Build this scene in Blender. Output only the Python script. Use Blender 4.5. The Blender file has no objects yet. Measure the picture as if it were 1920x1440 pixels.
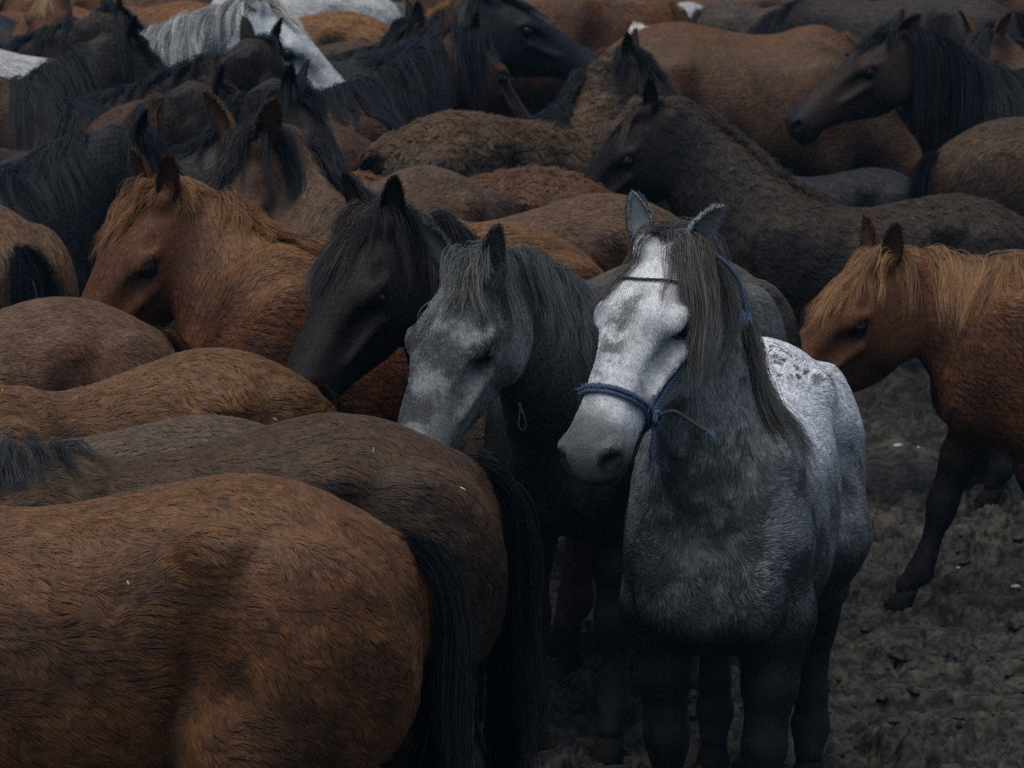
import bpy, math, random
import numpy as np
from mathutils import Vector
from math import radians, sin, cos, tan, atan, pi

# ------------------------------------------------------------------ camera, sky, sun, exposure
scene = bpy.context.scene
CAM_H, PITCH, F_PX = 2.9, radians(10.9), 6400.0          # metres, tilt down, focal length in photo pixels (1920 wide)
cam_d = bpy.data.cameras.new("camera")
cam_d.lens = F_PX * 36.0 / 1920.0
cam_d.sensor_width = 36.0
cam_d.clip_start, cam_d.clip_end = 0.1, 2000.0
cam_d.dof.use_dof = True
cam_d.dof.focus_distance = 8.2
cam_d.dof.aperture_fstop = 9.0
cam = bpy.data.objects.new("camera", cam_d)
scene.collection.objects.link(cam)
cam.location = (0, 0, CAM_H)
cam.rotation_euler = (pi / 2 - PITCH, 0, 0)
scene.camera = cam

SUN_DIR = (-0.12, -0.24, 0.96)                             # towards the brightest part of the cloud: high, a little behind the camera
world = bpy.data.worlds.new("World")
scene.world = world
world.use_nodes = True
wn = world.node_tree
bg = wn.nodes["Background"]
sky = wn.nodes.new("ShaderNodeTexSky")
sky.sky_type = 'NISHITA'
sky.sun_disc = False
sky.sun_elevation = math.asin(SUN_DIR[2] / math.sqrt(sum(c * c for c in SUN_DIR)))
sky.sun_rotation = math.atan2(SUN_DIR[0], SUN_DIR[1])
sky.air_density, sky.dust_density, sky.ozone_density = 1.0, 0.8, 2.0
wn.links.new(sky.outputs[0], bg.inputs[0])
bg.inputs[1].default_value = 0.05
sun_d = bpy.data.lights.new("sun", 'SUN')
sun_d.energy = 1.5
sun_d.angle = radians(60)
sun_d.color = (1.0, 0.95, 0.87)
sun = bpy.data.objects.new("sun", sun_d)
scene.collection.objects.link(sun)
sun.rotation_euler = Vector(SUN_DIR).to_track_quat('Z', 'Y').to_euler()
scene.view_settings.view_transform = 'Standard'
scene.view_settings.look = 'None'
scene.view_settings.exposure = 0.78
scene.view_settings.gamma = 1.0
scene.view_settings.use_curve_mapping = False
scene.cycles.use_denoising = False                        # fine hair stays crisp, with a little grain
scene.cycles.max_bounces = 5
scene.cycles.diffuse_bounces = 2
scene.cycles.glossy_bounces = 2
scene.cycles.transmission_bounces = 1
scene.cycles.transparent_max_bounces = 4

RNG = np.random.default_rng(7)
Z = np.array([0.0, 0.0, 1.0])

# ------------------------------------------------------------------ picture <-> place
def ray(px, py):
    a = np.array([(px - 960) / F_PX, 1.0, -(py - 720) / F_PX])
    c, s = cos(PITCH), sin(PITCH)
    d = np.array([a[0], a[1] * c + a[2] * s, -a[1] * s + a[2] * c])
    return d

def at_h(px, py, h):
    """the point at height h seen at that place of the photograph"""
    d = ray(px, py)
    return np.array([0, 0, CAM_H]) + d * ((h - CAM_H) / d[2])

def at_d(px, py, D):
    """the point D metres in front of the camera (along the ground) seen there"""
    d = ray(px, py)
    return np.array([0, 0, CAM_H]) + d * (D / d[1])

def project(P, cx=0.0):
    """world points -> photo pixels and depth (cx: camera a step to the side)"""
    q = P - np.array([cx, 0, CAM_H])
    c, s = cos(PITCH), sin(PITCH)
    depth = q[:, 1] * c - q[:, 2] * s
    up = q[:, 1] * s + q[:, 2] * c
    return 960 + F_PX * q[:, 0] / depth, 720 - F_PX * up / depth, depth

# ------------------------------------------------------------------ small maths
def nrm(v):
    v = np.asarray(v, float)
    return v / (np.linalg.norm(v, axis=-1, keepdims=True) + 1e-12)

def smin(a, b, k):
    h = np.clip(0.5 + 0.5 * (b - a) / k, 0, 1)
    return b + (a - b) * h - k * h * (1 - h)

def smax(a, b, k):
    return -smin(-a, -b, k)

def sstep(a, b, x):
    t = np.clip((x - a) / (b - a), 0, 1)
    return t * t * (3 - 2 * t)

def _hash(n):
    n = (n ^ (n >> np.uint32(13))) * np.uint32(1274126177)
    return (n ^ (n >> np.uint32(16))).astype(np.float32) * np.float32(1 / 4294967295.0)

def vnoise(p, seed=0):
    """value noise 0..1 at points (N,3)"""
    f = np.floor(p)
    u = (p - f).astype(np.float32)
    u = u * u * (3 - 2 * u)
    i = f.astype(np.int64).astype(np.uint32)
    mul = (np.uint32(374761393), np.uint32(668265263), np.uint32(2147483647))
    I0, J0, K0 = (i[:, a] * mul[a] for a in range(3))
    K0 = K0 + np.uint32((seed * 974634777) & 0xFFFFFFFF)
    I1, J1, K1 = I0 + mul[0], J0 + mul[1], K0 + mul[2]
    ux, uy, uz = u.T
    lx = lambda J, K: (a0 := _hash(I0 + J + K)) + (_hash(I1 + J + K) - a0) * ux
    c00, c10, c01, c11 = lx(J0, K0), lx(J1, K0), lx(J0, K1), lx(J1, K1)
    c0 = c00 + (c10 - c00) * uy
    c1 = c01 + (c11 - c01) * uy
    return c0 + (c1 - c0) * uz

def fbm(p, seed=0, oct=3):
    r, a, t = 0, 1.0, 0
    for o in range(oct):
        r = r + a * vnoise(p * (2.03 ** o) + 17.3 * o, seed + o)
        t += a
        a *= 0.5
    return r / t

def table(rows, n=500):
    """smooth interpolation of station rows (first column the station), pre-sampled"""
    A = np.array(rows, float)
    x, Y = A[:, 0], A[:, 1:]
    m = np.gradient(Y, x, axis=0)
    xs = np.linspace(x[0], x[-1], n)
    i = np.clip(np.searchsorted(x, xs) - 1, 0, len(x) - 2)
    h = (x[i + 1] - x[i])
    t = ((xs - x[i]) / h)[:, None]
    h = h[:, None]
    out = (2*t**3 - 3*t**2 + 1) * Y[i] + (t**3 - 2*t**2 + t) * h * m[i] + (-2*t**3 + 3*t**2) * Y[i+1] + (t**3 - t**2) * h * m[i+1]
    return x[0], x[-1], n, out

def lookup(tab, x):
    x0, x1, n, out = tab
    u = np.clip((x - x0) / (x1 - x0), 0, 1) * (n - 1)
    i = np.clip(u.astype(np.int64), 0, n - 2)
    t = (u - i)[:, None]
    return out[i] * (1 - t) + out[i + 1] * t

def loft(P, tab):
    """columns: z top, z bottom, where the widest height lies (0..1), half width, exponent above, exponent below"""
    x0, x1 = tab[0], tab[1]
    c = lookup(tab, P[:, 0])
    zt, zb, zf, w, nt, nb = c.T
    zm = zb + (zt - zb) * zf
    dz = P[:, 2] - zm
    top = dz > 0
    a = np.where(top, zt - zm, zm - zb)
    n = np.where(top, nt, nb)
    y = np.abs(P[:, 1])
    g = ((y / w) ** n + (np.abs(dz) / a) ** n) ** (1 / n) + 1e-9
    r = np.sqrt(y * y + dz * dz) + 1e-9
    f = r * (1 - 1 / g)
    f = np.where(r < 1e-4, -np.minimum(w, a), f)
    dx = np.maximum(np.maximum(x0 - P[:, 0], P[:, 0] - x1), 0)
    return np.where(dx > 0, np.sqrt(np.maximum(f, 0) ** 2 + dx * dx), f)

def ellip(P, c, r, rot=None):
    q = P - c
    if rot is not None:
        q = q @ rot
    r = np.asarray(r, float)
    a = q / r
    b = a / r
    k0 = np.sqrt(np.einsum('ij,ij->i', a, a)) + 1e-9
    k1 = np.sqrt(np.einsum('ij,ij->i', b, b)) + 1e-9
    return k0 * (k0 - 1) / k1

def cone(P, a, b, r1, r2):
    """capsule from a to b with a radius at each end"""
    a = np.asarray(a, float); b = np.asarray(b, float)
    ba = b - a
    t = np.clip(((P - a) @ ba) / (ba @ ba), 0, 1)
    d = P - a - t[:, None] * ba
    return np.sqrt(np.einsum('ij,ij->i', d, d)) - (r1 + (r2 - r1) * t)

# ------------------------------------------------------------------ the horse as one continuous implicit surface
TORSO = table([
    # x      top    bottom  zf    w     nt   nb
    (-.735, 1.055, 0.960, .50, .035, 2.0, 2.0),
    (-.715, 1.115, 0.890, .50, .085, 2.0, 2.0),
    (-.66, 1.185, 0.830, .50, .150, 2.0, 2.0),
    (-.56, 1.252, 0.775, .52, .215, 2.1, 2.1),
    (-.45, 1.298, 0.735, .54, .252, 1.9, 2.1),
    (-.32, 1.315, 0.700, .55, .265, 1.8, 2.1),
    (-.16, 1.290, 0.645, .50, .270, 1.85, 2.2),
    (0.00, 1.255, 0.595, .47, .282, 2.0, 2.2),
    (0.15, 1.245, 0.585, .46, .280, 1.9, 2.2),
    (0.30, 1.272, 0.595, .46, .255, 1.75, 2.2),
    (0.42, 1.292, 0.620, .44, .225, 1.6, 2.2),
    (0.52, 1.235, 0.650, .45, .205, 1.8, 2.1),
    (0.61, 1.110, 0.690, .50, .170, 2.0, 2.0),
    (0.665, 0.985, 0.740, .50, .105, 2.0, 2.0),
    (0.685, 0.910, 0.810, .50, .040, 2.0, 2.0)])

HEAD = table([
    # x      top    bottom  zf    w     nt   nb
    (-.075, -.060, -.150, .55, .040, 2.0, 2.0),
    (-.03, -.028, -.185, .58, .058, 2.1, 2.0),
    (0.03, -.004, -.222, .62, .075, 2.2, 1.9),
    (0.09, .006, -.264, .66, .088, 2.3, 1.8),
    (0.15, .012, -.282, .70, .095, 2.4, 1.75),
    (0.20, .013, -.282, .71, .093, 2.4, 1.7),
    (0.26, .008, -.264, .68, .080, 2.4, 1.7),
    (0.32, .001, -.232, .62, .066, 2.4, 1.8),
    (0.38, -.005, -.200, .57, .063, 2.3, 1.9),
    (0.44, -.010, -.178, .53, .059, 2.2, 2.0),
    (0.50, -.015, -.168, .50, .063, 2.2, 2.1),
    (0.545, -.022, -.168, .50, .068, 2.2, 2.1),
    (0.58, -.036, -.162, .52, .061, 2.1, 2.1),
    (0.60, -.058, -.148, .52, .046, 2.0, 2.0),
    (0.610, -.088, -.122, .52, .014, 2.0, 2.0)])

FORE = [(.50, .10, .93, .120), (.44, .150, .74, .092), (.455, .142, .56, .066), (.460, .132, .40, .052), (.455, .130, .36, .044),
        (.450, .128, .21, .033), (.450, .127, .145, .042), (.485, .127, .075, .037)]
HIND = [(-.47, .10, .98, .185), (-.36, .165, .76, .145), (-.45, .160, .60, .092), (-.575, .150, .485, .066), (-.575, .148, .43, .054),
        (-.555, .146, .24, .040), (-.550, .145, .150, .048), (-.515, .145, .075, .041)]

def rot_xyz(yaw, pitch, roll):
    """columns: along the face, to the animal's left, towards its forehead. yaw 0 = right in the picture, 90 = away, 180 = left; pitch down"""
    y, p, r = radians(yaw), radians(pitch), radians(roll)
    x = np.array([cos(y) * cos(p), sin(y) * cos(p), -sin(p)])
    l = np.array([-sin(y), cos(y), 0])
    u = np.cross(x, l)
    l2 = l * cos(r) + u * sin(r)
    u2 = np.cross(x, l2)
    return np.stack([x, l2, u2], 1)

class Horse:
    def __init__(s, sp):
        s.sp = sp
        s.sc = sp.get('scale', 1.0)
        yaw = radians(sp['yaw'])
        s.R = np.array([[cos(yaw), -sin(yaw), 0], [sin(yaw), cos(yaw), 0], [0, 0, 1.0]])
        ax, ah = {'croup': (-.34, 1.315), 'withers': (.42, 1.292), 'back': (.10, 1.247), 'rump': (-.60, 1.22)}[sp.get('anchor', 'croup')]
        if 'at' in sp:
            g = at_h(sp['at'][0], sp['at'][1], ah * s.sc)
            s.base = g - s.R @ np.array([ax, 0, ah]) * s.sc
            s.base[2] = 0.0
        else:
            s.base = np.array(sp['base'], float)
        s.fat = sp.get('fat', 1.0)
        s.hw3 = np.array([1.0, sp.get('headw', 1.07), 1.0])
        s.hs = sp.get('head', 1.0)                       # head size against the body
        # head pose, in body space
        hp = sp.get('hpose')
        Hw = rot_xyz(*hp) if hp else s.R @ rot_xyz(0, sp.get('hpitch', 50), 0)
        s.HR = s.R.T @ Hw
        if 'poll' in sp:
            pw = at_d(*sp['poll'])
            s.poll = s.to_body(pw[None])[0]
        else:
            a = radians(sp.get('npitch', 42)); b = radians(sp.get('nyaw', 0))
            s.poll = np.array([.46, 0, 1.06]) + .66 * np.array([cos(a) * cos(b), cos(a) * sin(b), sin(a)])
        hx, hl, hu = s.HR.T
        # neck path
        P0 = np.array([.36, 0, .955])
        P3 = s.poll + s.hs * (.012 * hx - .105 * hu)
        d = P3 - P0
        ln = np.linalg.norm(d)
        t0 = nrm(np.array([.78, 0, .62]) + .55 * nrm(d))
        t1 = nrm(.9 * hu + .3 * hx + 1.2 * nrm(d))
        P1 = P0 + t0 * ln * .36
        P2 = P3 - t1 * ln * .30
        s.necklen = np.linalg.norm(P3 - np.array([.46, 0, 1.0]))
        n = 15
        t = np.linspace(0, 1, n)[:, None]
        s.nc = (1-t)**3 * P0 + 3*(1-t)**2*t * P1 + 3*(1-t)*t*t * P2 + t**3 * P3
        T = nrm(np.gradient(s.nc, axis=0))
        u0 = np.array([-.60, 0, .80]); u1 = nrm(-hx + .25 * hu)
        U = u0 * (1 - t) + u1 * t
        U = nrm(U - (U * T).sum(1, keepdims=True) * T)
        s.nt, s.nu, s.nl = T, U, np.cross(U, T)
        tt = t[:, 0]
        s.na = np.interp(tt, [0, .25, .5, .75, 1], [.300, .250, .195, .152, .108 * s.hs]) * sp.get('neckw', 1.0)
        s.nb = np.interp(tt, [0, .25, .5, .75, 1], [.185, .150, .112, .086, .070 * s.hs]) * sp.get('neckw', 1.0)
        s.legs = s.make_legs()
        s.lo, s.hi = s.bounds()
        s.legbox = []
        for ch in s.legs:
            q = np.array([c[0] for c in ch]); r = np.array([c[1] for c in ch])[:, None]
            s.legbox.append(((q - r).min(0) - .10, (q + r).max(0) + .10))
        s.neckbox = ((s.nc - s.na[:, None]).min(0) - .12, (s.nc + s.na[:, None]).max(0) + .12)

    def make_legs(s):
        out = []
        sw = s.sp.get('legs', (0, 0, 0, 0))              # swing of left fore, right fore, left hind, right hind (degrees)
        for k, (pts, side) in enumerate(((FORE, 1), (FORE, -1), (HIND, 1), (HIND, -1))):
            a = radians(sw[k])
            piv = np.array([pts[0][0], 0, pts[0][2]])
            ch = []
            for i, (x, y, z, r) in enumerate(pts):
                q = np.array([x, 0, z]) - piv
                q = np.array([q[0] * cos(a) - q[2] * sin(a), 0, q[0] * sin(a) + q[2] * cos(a)]) + piv if i else np.array([x, 0, z])
                ch.append((np.array([q[0], y * side, q[2]]), r))
            low = ch[-1][0][2]
            if low > .075:                                # a swung leg still reaches the ground
                for i in range(1, len(ch)):
                    f = i / (len(ch) - 1)
                    ch[i] = (ch[i][0] - np.array([0, 0, (low - .075) * f]), ch[i][1])
            out.append(ch)
        return out

    def bounds(s):
        pts = np.concatenate([s.nc + s.nu * s.na[:, None], s.nc - s.nu * s.na[:, None],
                              (s.poll + np.array([[.62, .12, 0], [.62, -.12, 0], [.2, 0, -.3], [.62, 0, -.18], [0, 0, .03]]) * s.hs @ s.HR.T),
                              np.array([[-.78, -.34, .0], [.72, .34, 1.36]])] + [np.array([c[0] for c in l]) for l in s.legs])
        return pts.min(0) - .06, pts.max(0) + .06

    # ---- spaces
    def to_body(s, W): return ((W - s.base) @ s.R) / s.sc
    def to_world(s, B): return (B * s.sc) @ s.R.T + s.base
    def to_head(s, B): return ((B - s.poll) @ s.HR) / (s.hs * s.hw3)
    def from_head(s, Hh): return (Hh * s.hs * s.hw3) @ s.HR.T + s.poll

    # ---- the pieces of the surface
    def f_neck(s, P):
        best = np.full(len(P), 1e9); bi = np.zeros(len(P), np.int64); bt = np.zeros(len(P))
        for i in range(len(s.nc) - 1):
            a, b = s.nc[i], s.nc[i + 1]
            ba = b - a
            t = np.clip(((P - a) @ ba) / (ba @ ba), 0, 1)
            d = P - a - t[:, None] * ba
            d = np.einsum('ij,ij->i', d, d)
            m = d < best
            best[m] = d[m]; bi[m] = i; bt[m] = t[m]
        t = bt[:, None]
        L = lambda A: A[bi] * (1 - t) + A[bi + 1] * t
        c, U, V, T = L(s.nc), L(s.nu), L(s.nl), L(s.nt)
        a = s.na[bi] * (1 - bt) + s.na[bi + 1] * bt
        b = s.nb[bi] * (1 - bt) + s.nb[bi + 1] * bt
        q = P - c
        u = (q * U).sum(1); v = np.abs((q * V).sum(1)); w = (q * T).sum(1)
        n = np.where(u > 0, 1.75, 2.1)
        w = np.where((bi == 0) & (bt <= 0) | (bi == len(s.nc) - 2) & (bt >= 1), w, 0)     # rounded ends
        g = ((np.abs(u) / a) ** n + (v / b) ** n + (np.abs(w) / .085) ** n) ** (1 / n) + 1e-9
        r = np.sqrt(u * u + v * v + w * w) + 1e-9
        return np.where(r < 1e-3, -b, r * (1 - 1 / g))

    def f_head(s, P):
        H = s.to_head(P)
        S = H.copy(); S[:, 1] = np.abs(S[:, 1])
        f = loft(S, HEAD)
        f = smin(f, ellip(S, (.120, .064, -.168), (.108, .032, .096)), .020)      # cheek
        f = smin(f, ellip(S, (.186, .076, -.036), (.052, .030, .026)), .022)     # brow
        f = smin(f, cone(S, (.235, .084, -.108), (.365, .060, -.102), .014, .009), .018)   # facial crest
        f = smin(f, ellip(S, (.562, .050, -.070), (.040, .026, .034)), .014)     # nostril wing
        f = smin(f, ellip(S, (.582, .010, -.112), (.028, .036, .028)), .020)     # upper lip
        f = smin(f, ellip(S, (.540, .000, -.160), (.042, .036, .022)), .014)     # chin
        f = smin(f, ellip(S, (.012, .042, -.012), (.036, .026, .026)), .03)      # ear base
        f = smax(f, -ellip(S, (.135, .092, -.022), (.030, .012, .018)), .022)    # hollow over the eye
        f = smax(f, -ellip(S, (.310, .080, -.062), (.085, .020, .024)), .025)     # flat beside the nose bone
        f = smax(f, -ellip(S, (.200, .112, -.064), (.029, .034, .0175)), .005)   # eye opening
        ca, sa = cos(.6), sin(.6)
        rot = np.array([[ca, 0, sa], [0, 1, 0], [-sa, 0, ca]])
        f = smax(f, -ellip(S, (.584, .072, -.068), (.030, .034, .0175), rot), .005)   # nostril
        f = smax(f, -cone(S, (.618, .0, -.130), (.580, .056, -.132), .009, .008), .006)  # mouth
        f = smax(f, -cone(S, (.580, .058, -.132), (.490, .070, -.120), .008, .006), .006)
        f = f + .004 * np.exp(-((S[:, 0] - .30) / .1) ** 2 - ((S[:, 2] + .16) / .03) ** 2) * 0
        return f * s.hs

    def f_leg(s, P, ch, hind):
        f = None
        for i in range(len(ch) - 1):
            c = cone(P, ch[i][0], ch[i + 1][0], ch[i][1], ch[i + 1][1])
            f = c if f is None else smin(f, c, .035 if i > 1 else .06)
        return f

    def sdf(s, P):
        Q = P.copy()
        Q[:, 1] = Q[:, 1] / s.fat
        S = Q.copy(); S[:, 1] = np.abs(S[:, 1])
        f = loft(Q, TORSO)
        # muscles
        f = smin(f, ellip(S, (-.485, .182, .955), (.205, .105, .27)), .030)       # thigh and quarters
        f = smin(f, ellip(S, (-.57, .115, .93), (.15, .095, .23)), .05)          # back of the quarters
        f = smin(f, ellip(S, (-.275, .184, 1.190), (.062, .046, .046)), .055)        # hip
        f = smin(f, ellip(S, (.43, .155, .96), (.17, .085, .26)), .05)           # shoulder
        f = smin(f, ellip(S, (.605, .108, .835), (.095, .088, .135)), .028)           # breast
        f = smax(f, -ellip(S, (-.245, .315, .90), (.070, .105, .27)), .055)        # flank hollow
        f = smax(f, -ellip(S, (.725, .0, .82), (.085, .030, .18)), .035)            # furrow of the breast
        for k in range(4):
            b0, b1 = s.legbox[k]
            lo = np.nonzero(((P > b0) & (P < b1)).all(1))[0]
            if len(lo):
                f[lo] = smin(f[lo], s.f_leg(P[lo], s.legs[k], k > 1), .05)
        nb = np.nonzero(((P > s.neckbox[0]) & (P < s.neckbox[1])).all(1))[0]
        if len(nb):
            f[nb] = smin(f[nb], s.f_neck(P[nb]), .09)
        tb = np.nonzero((P[:, 0] < -.55) & (P[:, 2] > .75))[0]      # tail root
        if len(tb):
            q = P[tb]
            ft = smin(f[tb], cone(q, (-.66, 0, 1.145), (-.722, 0, 1.07), .034, .026), .06)
            f[tb] = smin(ft, cone(q, (-.722, 0, 1.07), (-.745, 0, .88), .026, .016), .03)
        dh = np.linalg.norm(P - s.from_head(np.array([[.26, 0, -.12]]))[0], axis=1)
        hb = dh < .62 * s.hs
        if hb.any():
            f[hb] = smin(f[hb], s.f_head(P[hb]), .045)
        return f

    def grad(s, P, e=.004):
        g = 0
        for k in ((1, -1, -1), (-1, -1, 1), (-1, 1, -1), (1, 1, 1)):
            k = np.array(k, float)
            g = g + s.sdf(P + k * e)[:, None] * k
        return nrm(g)

# ------------------------------------------------------------------ surface nets
def surface_nets(F):
    """F (nx,ny,nz), inside negative -> vertices in grid units, quads"""
    I = F < 0
    nx, ny, nz = F.shape
    cnt = np.zeros((nx-1, ny-1, nz-1), np.int8)
    for a in (0, 1):
        for b in (0, 1):
            for c in (0, 1):
                cnt += I[a:nx-1+a, b:ny-1+b, c:nz-1+c]
    act = (cnt > 0) & (cnt < 8)
    idx = np.argwhere(act)
    vid = np.full(act.shape, -1, np.int64)
    vid[act] = np.arange(len(idx))
    acc = np.zeros((len(idx), 3)); num = np.zeros(len(idx))
    cor = [(a, b, c) for a in (0, 1) for b in (0, 1) for c in (0, 1)]
    val = {c: F[idx[:, 0]+c[0], idx[:, 1]+c[1], idx[:, 2]+c[2]] for c in cor}
    for c in cor:
        for ax in range(3):
            if c[ax] == 0:
                d = list(c); d[ax] = 1; d = tuple(d)
                va, vb = val[c], val[d]
                m = (va < 0) != (vb < 0)
                t = np.where(m, va / np.where(m, va - vb, 1), 0)
                p = np.array(c, float)[None] + 0 * acc
                p[:, ax] += t
                acc += p * m[:, None]; num += m
    V = idx + acc / num[:, None]
    Q = []
    for ax in range(3):
        sl0 = [slice(None)] * 3; sl1 = [slice(None)] * 3
        sl0[ax] = slice(0, -1); sl1[ax] = slice(1, None)
        o = [b for b in range(3) if b != ax]
        for b in o:
            sl0[b] = slice(1, -1); sl1[b] = slice(1, -1)
        A, B = I[tuple(sl0)], I[tuple(sl1)]
        e = np.argwhere(A != B)
        if not len(e):
            continue
        flip = A[e[:, 0], e[:, 1], e[:, 2]]
        base = e.copy()
        base[:, o[0]] += 1; base[:, o[1]] += 1
        def cell(da, db):
            c = base.copy(); c[:, o[0]] -= da; c[:, o[1]] -= db
            return vid[c[:, 0], c[:, 1], c[:, 2]]
        q = np.stack([cell(1, 1), cell(0, 1), cell(0, 0), cell(1, 0)], 1)
        if ax == 1:
            flip = ~flip
        q[~flip] = q[~flip][:, ::-1]
        Q.append(q)
    return V, np.concatenate(Q)

def mesh_sdf(fn, lo, hi, h, coarse=4):
    n = (np.ceil((hi - lo) / (h * coarse)).astype(int) + 1)
    ax = [lo[a] + (np.arange(n[a]) + .5) * h * coarse - .5 * h for a in range(3)]
    G = np.stack(np.meshgrid(*ax, indexing='ij'), -1).reshape(-1, 3)
    C = fn(G).reshape(n)
    near = np.abs(C) < h * coarse * 1.15 + .008
    # fine samples of block i lie at lo + (i*coarse + 0..coarse-1) * h
    F = np.repeat(np.repeat(np.repeat(C, coarse, 0), coarse, 1), coarse, 2)
    M = np.repeat(np.repeat(np.repeat(near, coarse, 0), coarse, 1), coarse, 2)
    ii = np.argwhere(M)
    F[M] = fn((lo + ii * h).astype(np.float32))
    V, Q = surface_nets(F)
    return lo + V * h, Q

# ------------------------------------------------------------------ materials
def new_mat(name):
    m = bpy.data.materials.new(name)
    m.use_nodes = True
    return m, m.node_tree.nodes, m.node_tree.links, m.node_tree.nodes["Principled BSDF"]

def hair_material(name, rough=.55, spec=.35, bend=.72, root=.62, tip=1.28):
    """strand colour from the coat, lit mostly by the lie of the skin it grows from"""
    m, N, L, b = new_mat(name)
    a = N.new("ShaderNodeAttribute"); a.attribute_name = "col"
    n = N.new("ShaderNodeAttribute"); n.attribute_name = "nrm"
    g = N.new("ShaderNodeNewGeometry")
    mx = N.new("ShaderNodeMix"); mx.data_type = 'VECTOR'; mx.inputs[0].default_value = bend
    L.new(g.outputs["Normal"], mx.inputs[4]); L.new(n.outputs["Vector"], mx.inputs[5])
    nn = N.new("ShaderNodeVectorMath"); nn.operation = 'NORMALIZE'
    L.new(mx.outputs[1], nn.inputs[0])
    hi = N.new("ShaderNodeHairInfo")                     # darker undercoat at the root, also painting in shade between the tufts
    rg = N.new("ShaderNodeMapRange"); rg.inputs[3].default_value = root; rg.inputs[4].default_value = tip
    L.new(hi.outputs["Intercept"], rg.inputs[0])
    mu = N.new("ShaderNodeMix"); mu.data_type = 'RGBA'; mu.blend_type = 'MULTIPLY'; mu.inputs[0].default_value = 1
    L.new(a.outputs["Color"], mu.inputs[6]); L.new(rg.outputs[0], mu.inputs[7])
    L.new(mu.outputs[2], b.inputs["Base Color"])
    L.new(nn.outputs[0], b.inputs["Normal"])
    b.inputs["Roughness"].default_value = rough
    b.inputs["Specular IOR Level"].default_value = spec
    return m

def skin_material(name):
    m, N, L, b = new_mat(name)
    a = N.new("ShaderNodeAttribute"); a.attribute_name = "col"
    t = N.new("ShaderNodeTexNoise"); t.inputs["Scale"].default_value = 190; t.inputs["Detail"].default_value = 4
    r = N.new("ShaderNodeMapRange"); r.inputs[3].default_value = .6; r.inputs[4].default_value = 1.2
    L.new(t.outputs["Fac"], r.inputs[0])
    mu = N.new("ShaderNodeMix"); mu.data_type = 'RGBA'; mu.blend_type = 'MULTIPLY'; mu.inputs[0].default_value = 1
    L.new(a.outputs["Color"], mu.inputs[6]); L.new(r.outputs[0], mu.inputs[7])
    L.new(mu.outputs[2], b.inputs["Base Color"])
    bp = N.new("ShaderNodeBump"); bp.inputs["Strength"].default_value = .35; bp.inputs["Distance"].default_value = .004
    L.new(t.outputs["Fac"], bp.inputs["Height"]); L.new(bp.outputs[0], b.inputs["Normal"])
    b.inputs["Roughness"].default_value = .7
    b.inputs["Specular IOR Level"].default_value = .25
    return m

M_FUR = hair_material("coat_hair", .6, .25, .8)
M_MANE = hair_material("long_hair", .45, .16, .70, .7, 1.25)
M_SKIN = skin_material("coat_skin")
M_EYE, _, _, b = new_mat("eye_gloss")
b.inputs["Base Color"].default_value = (.005, .004, .005, 1); b.inputs["Roughness"].default_value = .10; b.inputs["Specular IOR Level"].default_value = .32
M_HOOF, N_, L_, b = new_mat("hoof_horn")
t_ = N_.new("ShaderNodeTexNoise"); t_.inputs["Scale"].default_value = 40
r_ = N_.new("ShaderNodeValToRGB"); r_.color_ramp.elements[0].color = (.006, .006, .006, 1); r_.color_ramp.elements[1].color = (.022, .020, .018, 1)
L_.new(t_.outputs[0], r_.inputs[0]); L_.new(r_.outputs[0], b.inputs["Base Color"]); b.inputs["Roughness"].default_value = .8; b.inputs["Specular IOR Level"].default_value = .05

# ------------------------------------------------------------------ object helpers
def link(o, parent=None):
    scene.collection.objects.link(o)
    if parent is not None:
        o.parent = parent
    return o

def make_mesh(name, V, Q, mat, parent, col=None, smooth=True):
    me = bpy.data.meshes.new(name)
    V = np.asarray(V, np.float32); Q = np.asarray(Q, np.int32)
    me.vertices.add(len(V)); me.vertices.foreach_set("co", V.ravel())
    me.loops.add(Q.size); me.loops.foreach_set("vertex_index", Q.ravel())
    me.polygons.add(len(Q)); me.polygons.foreach_set("loop_start", np.arange(0, Q.size, Q.shape[1], dtype=np.int32))
    me.update(calc_edges=True)
    me.polygons.foreach_set("use_smooth", np.full(len(Q), smooth))
    if col is not None:
        a = me.attributes.new("col", 'FLOAT_COLOR', 'POINT')
        a.data.foreach_set("color", np.concatenate([col, np.ones((len(col), 1))], 1).astype(np.float32).ravel())
    me.materials.append(mat)
    return link(bpy.data.objects.new(name, me), parent)

def make_strands(name, P, R, col, nr, mat, parent):
    """P (n,k,3) points, R (n,k) radii, col (n,3), nr (n,3)"""
    n, k = P.shape[:2]
    cu = bpy.data.hair_curves.new(name)
    cu.add_curves([k] * n)
    cu.attributes["position"].data.foreach_set("vector", P.astype(np.float32).ravel())
    ra = cu.attributes.get("radius") or cu.attributes.new("radius", 'FLOAT', 'POINT')
    ra.data.foreach_set("value", R.astype(np.float32).ravel())
    a = cu.attributes.new("col", 'FLOAT_COLOR', 'CURVE')
    a.data.foreach_set("color", np.concatenate([np.clip(col, 0, 1), np.ones((n, 1))], 1).astype(np.float32).ravel())
    a = cu.attributes.new("nrm", 'FLOAT_VECTOR', 'CURVE')
    a.data.foreach_set("vector", nr.astype(np.float32).ravel())
    cu.materials.append(mat)
    return link(bpy.data.objects.new(name, cu), parent)

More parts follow.
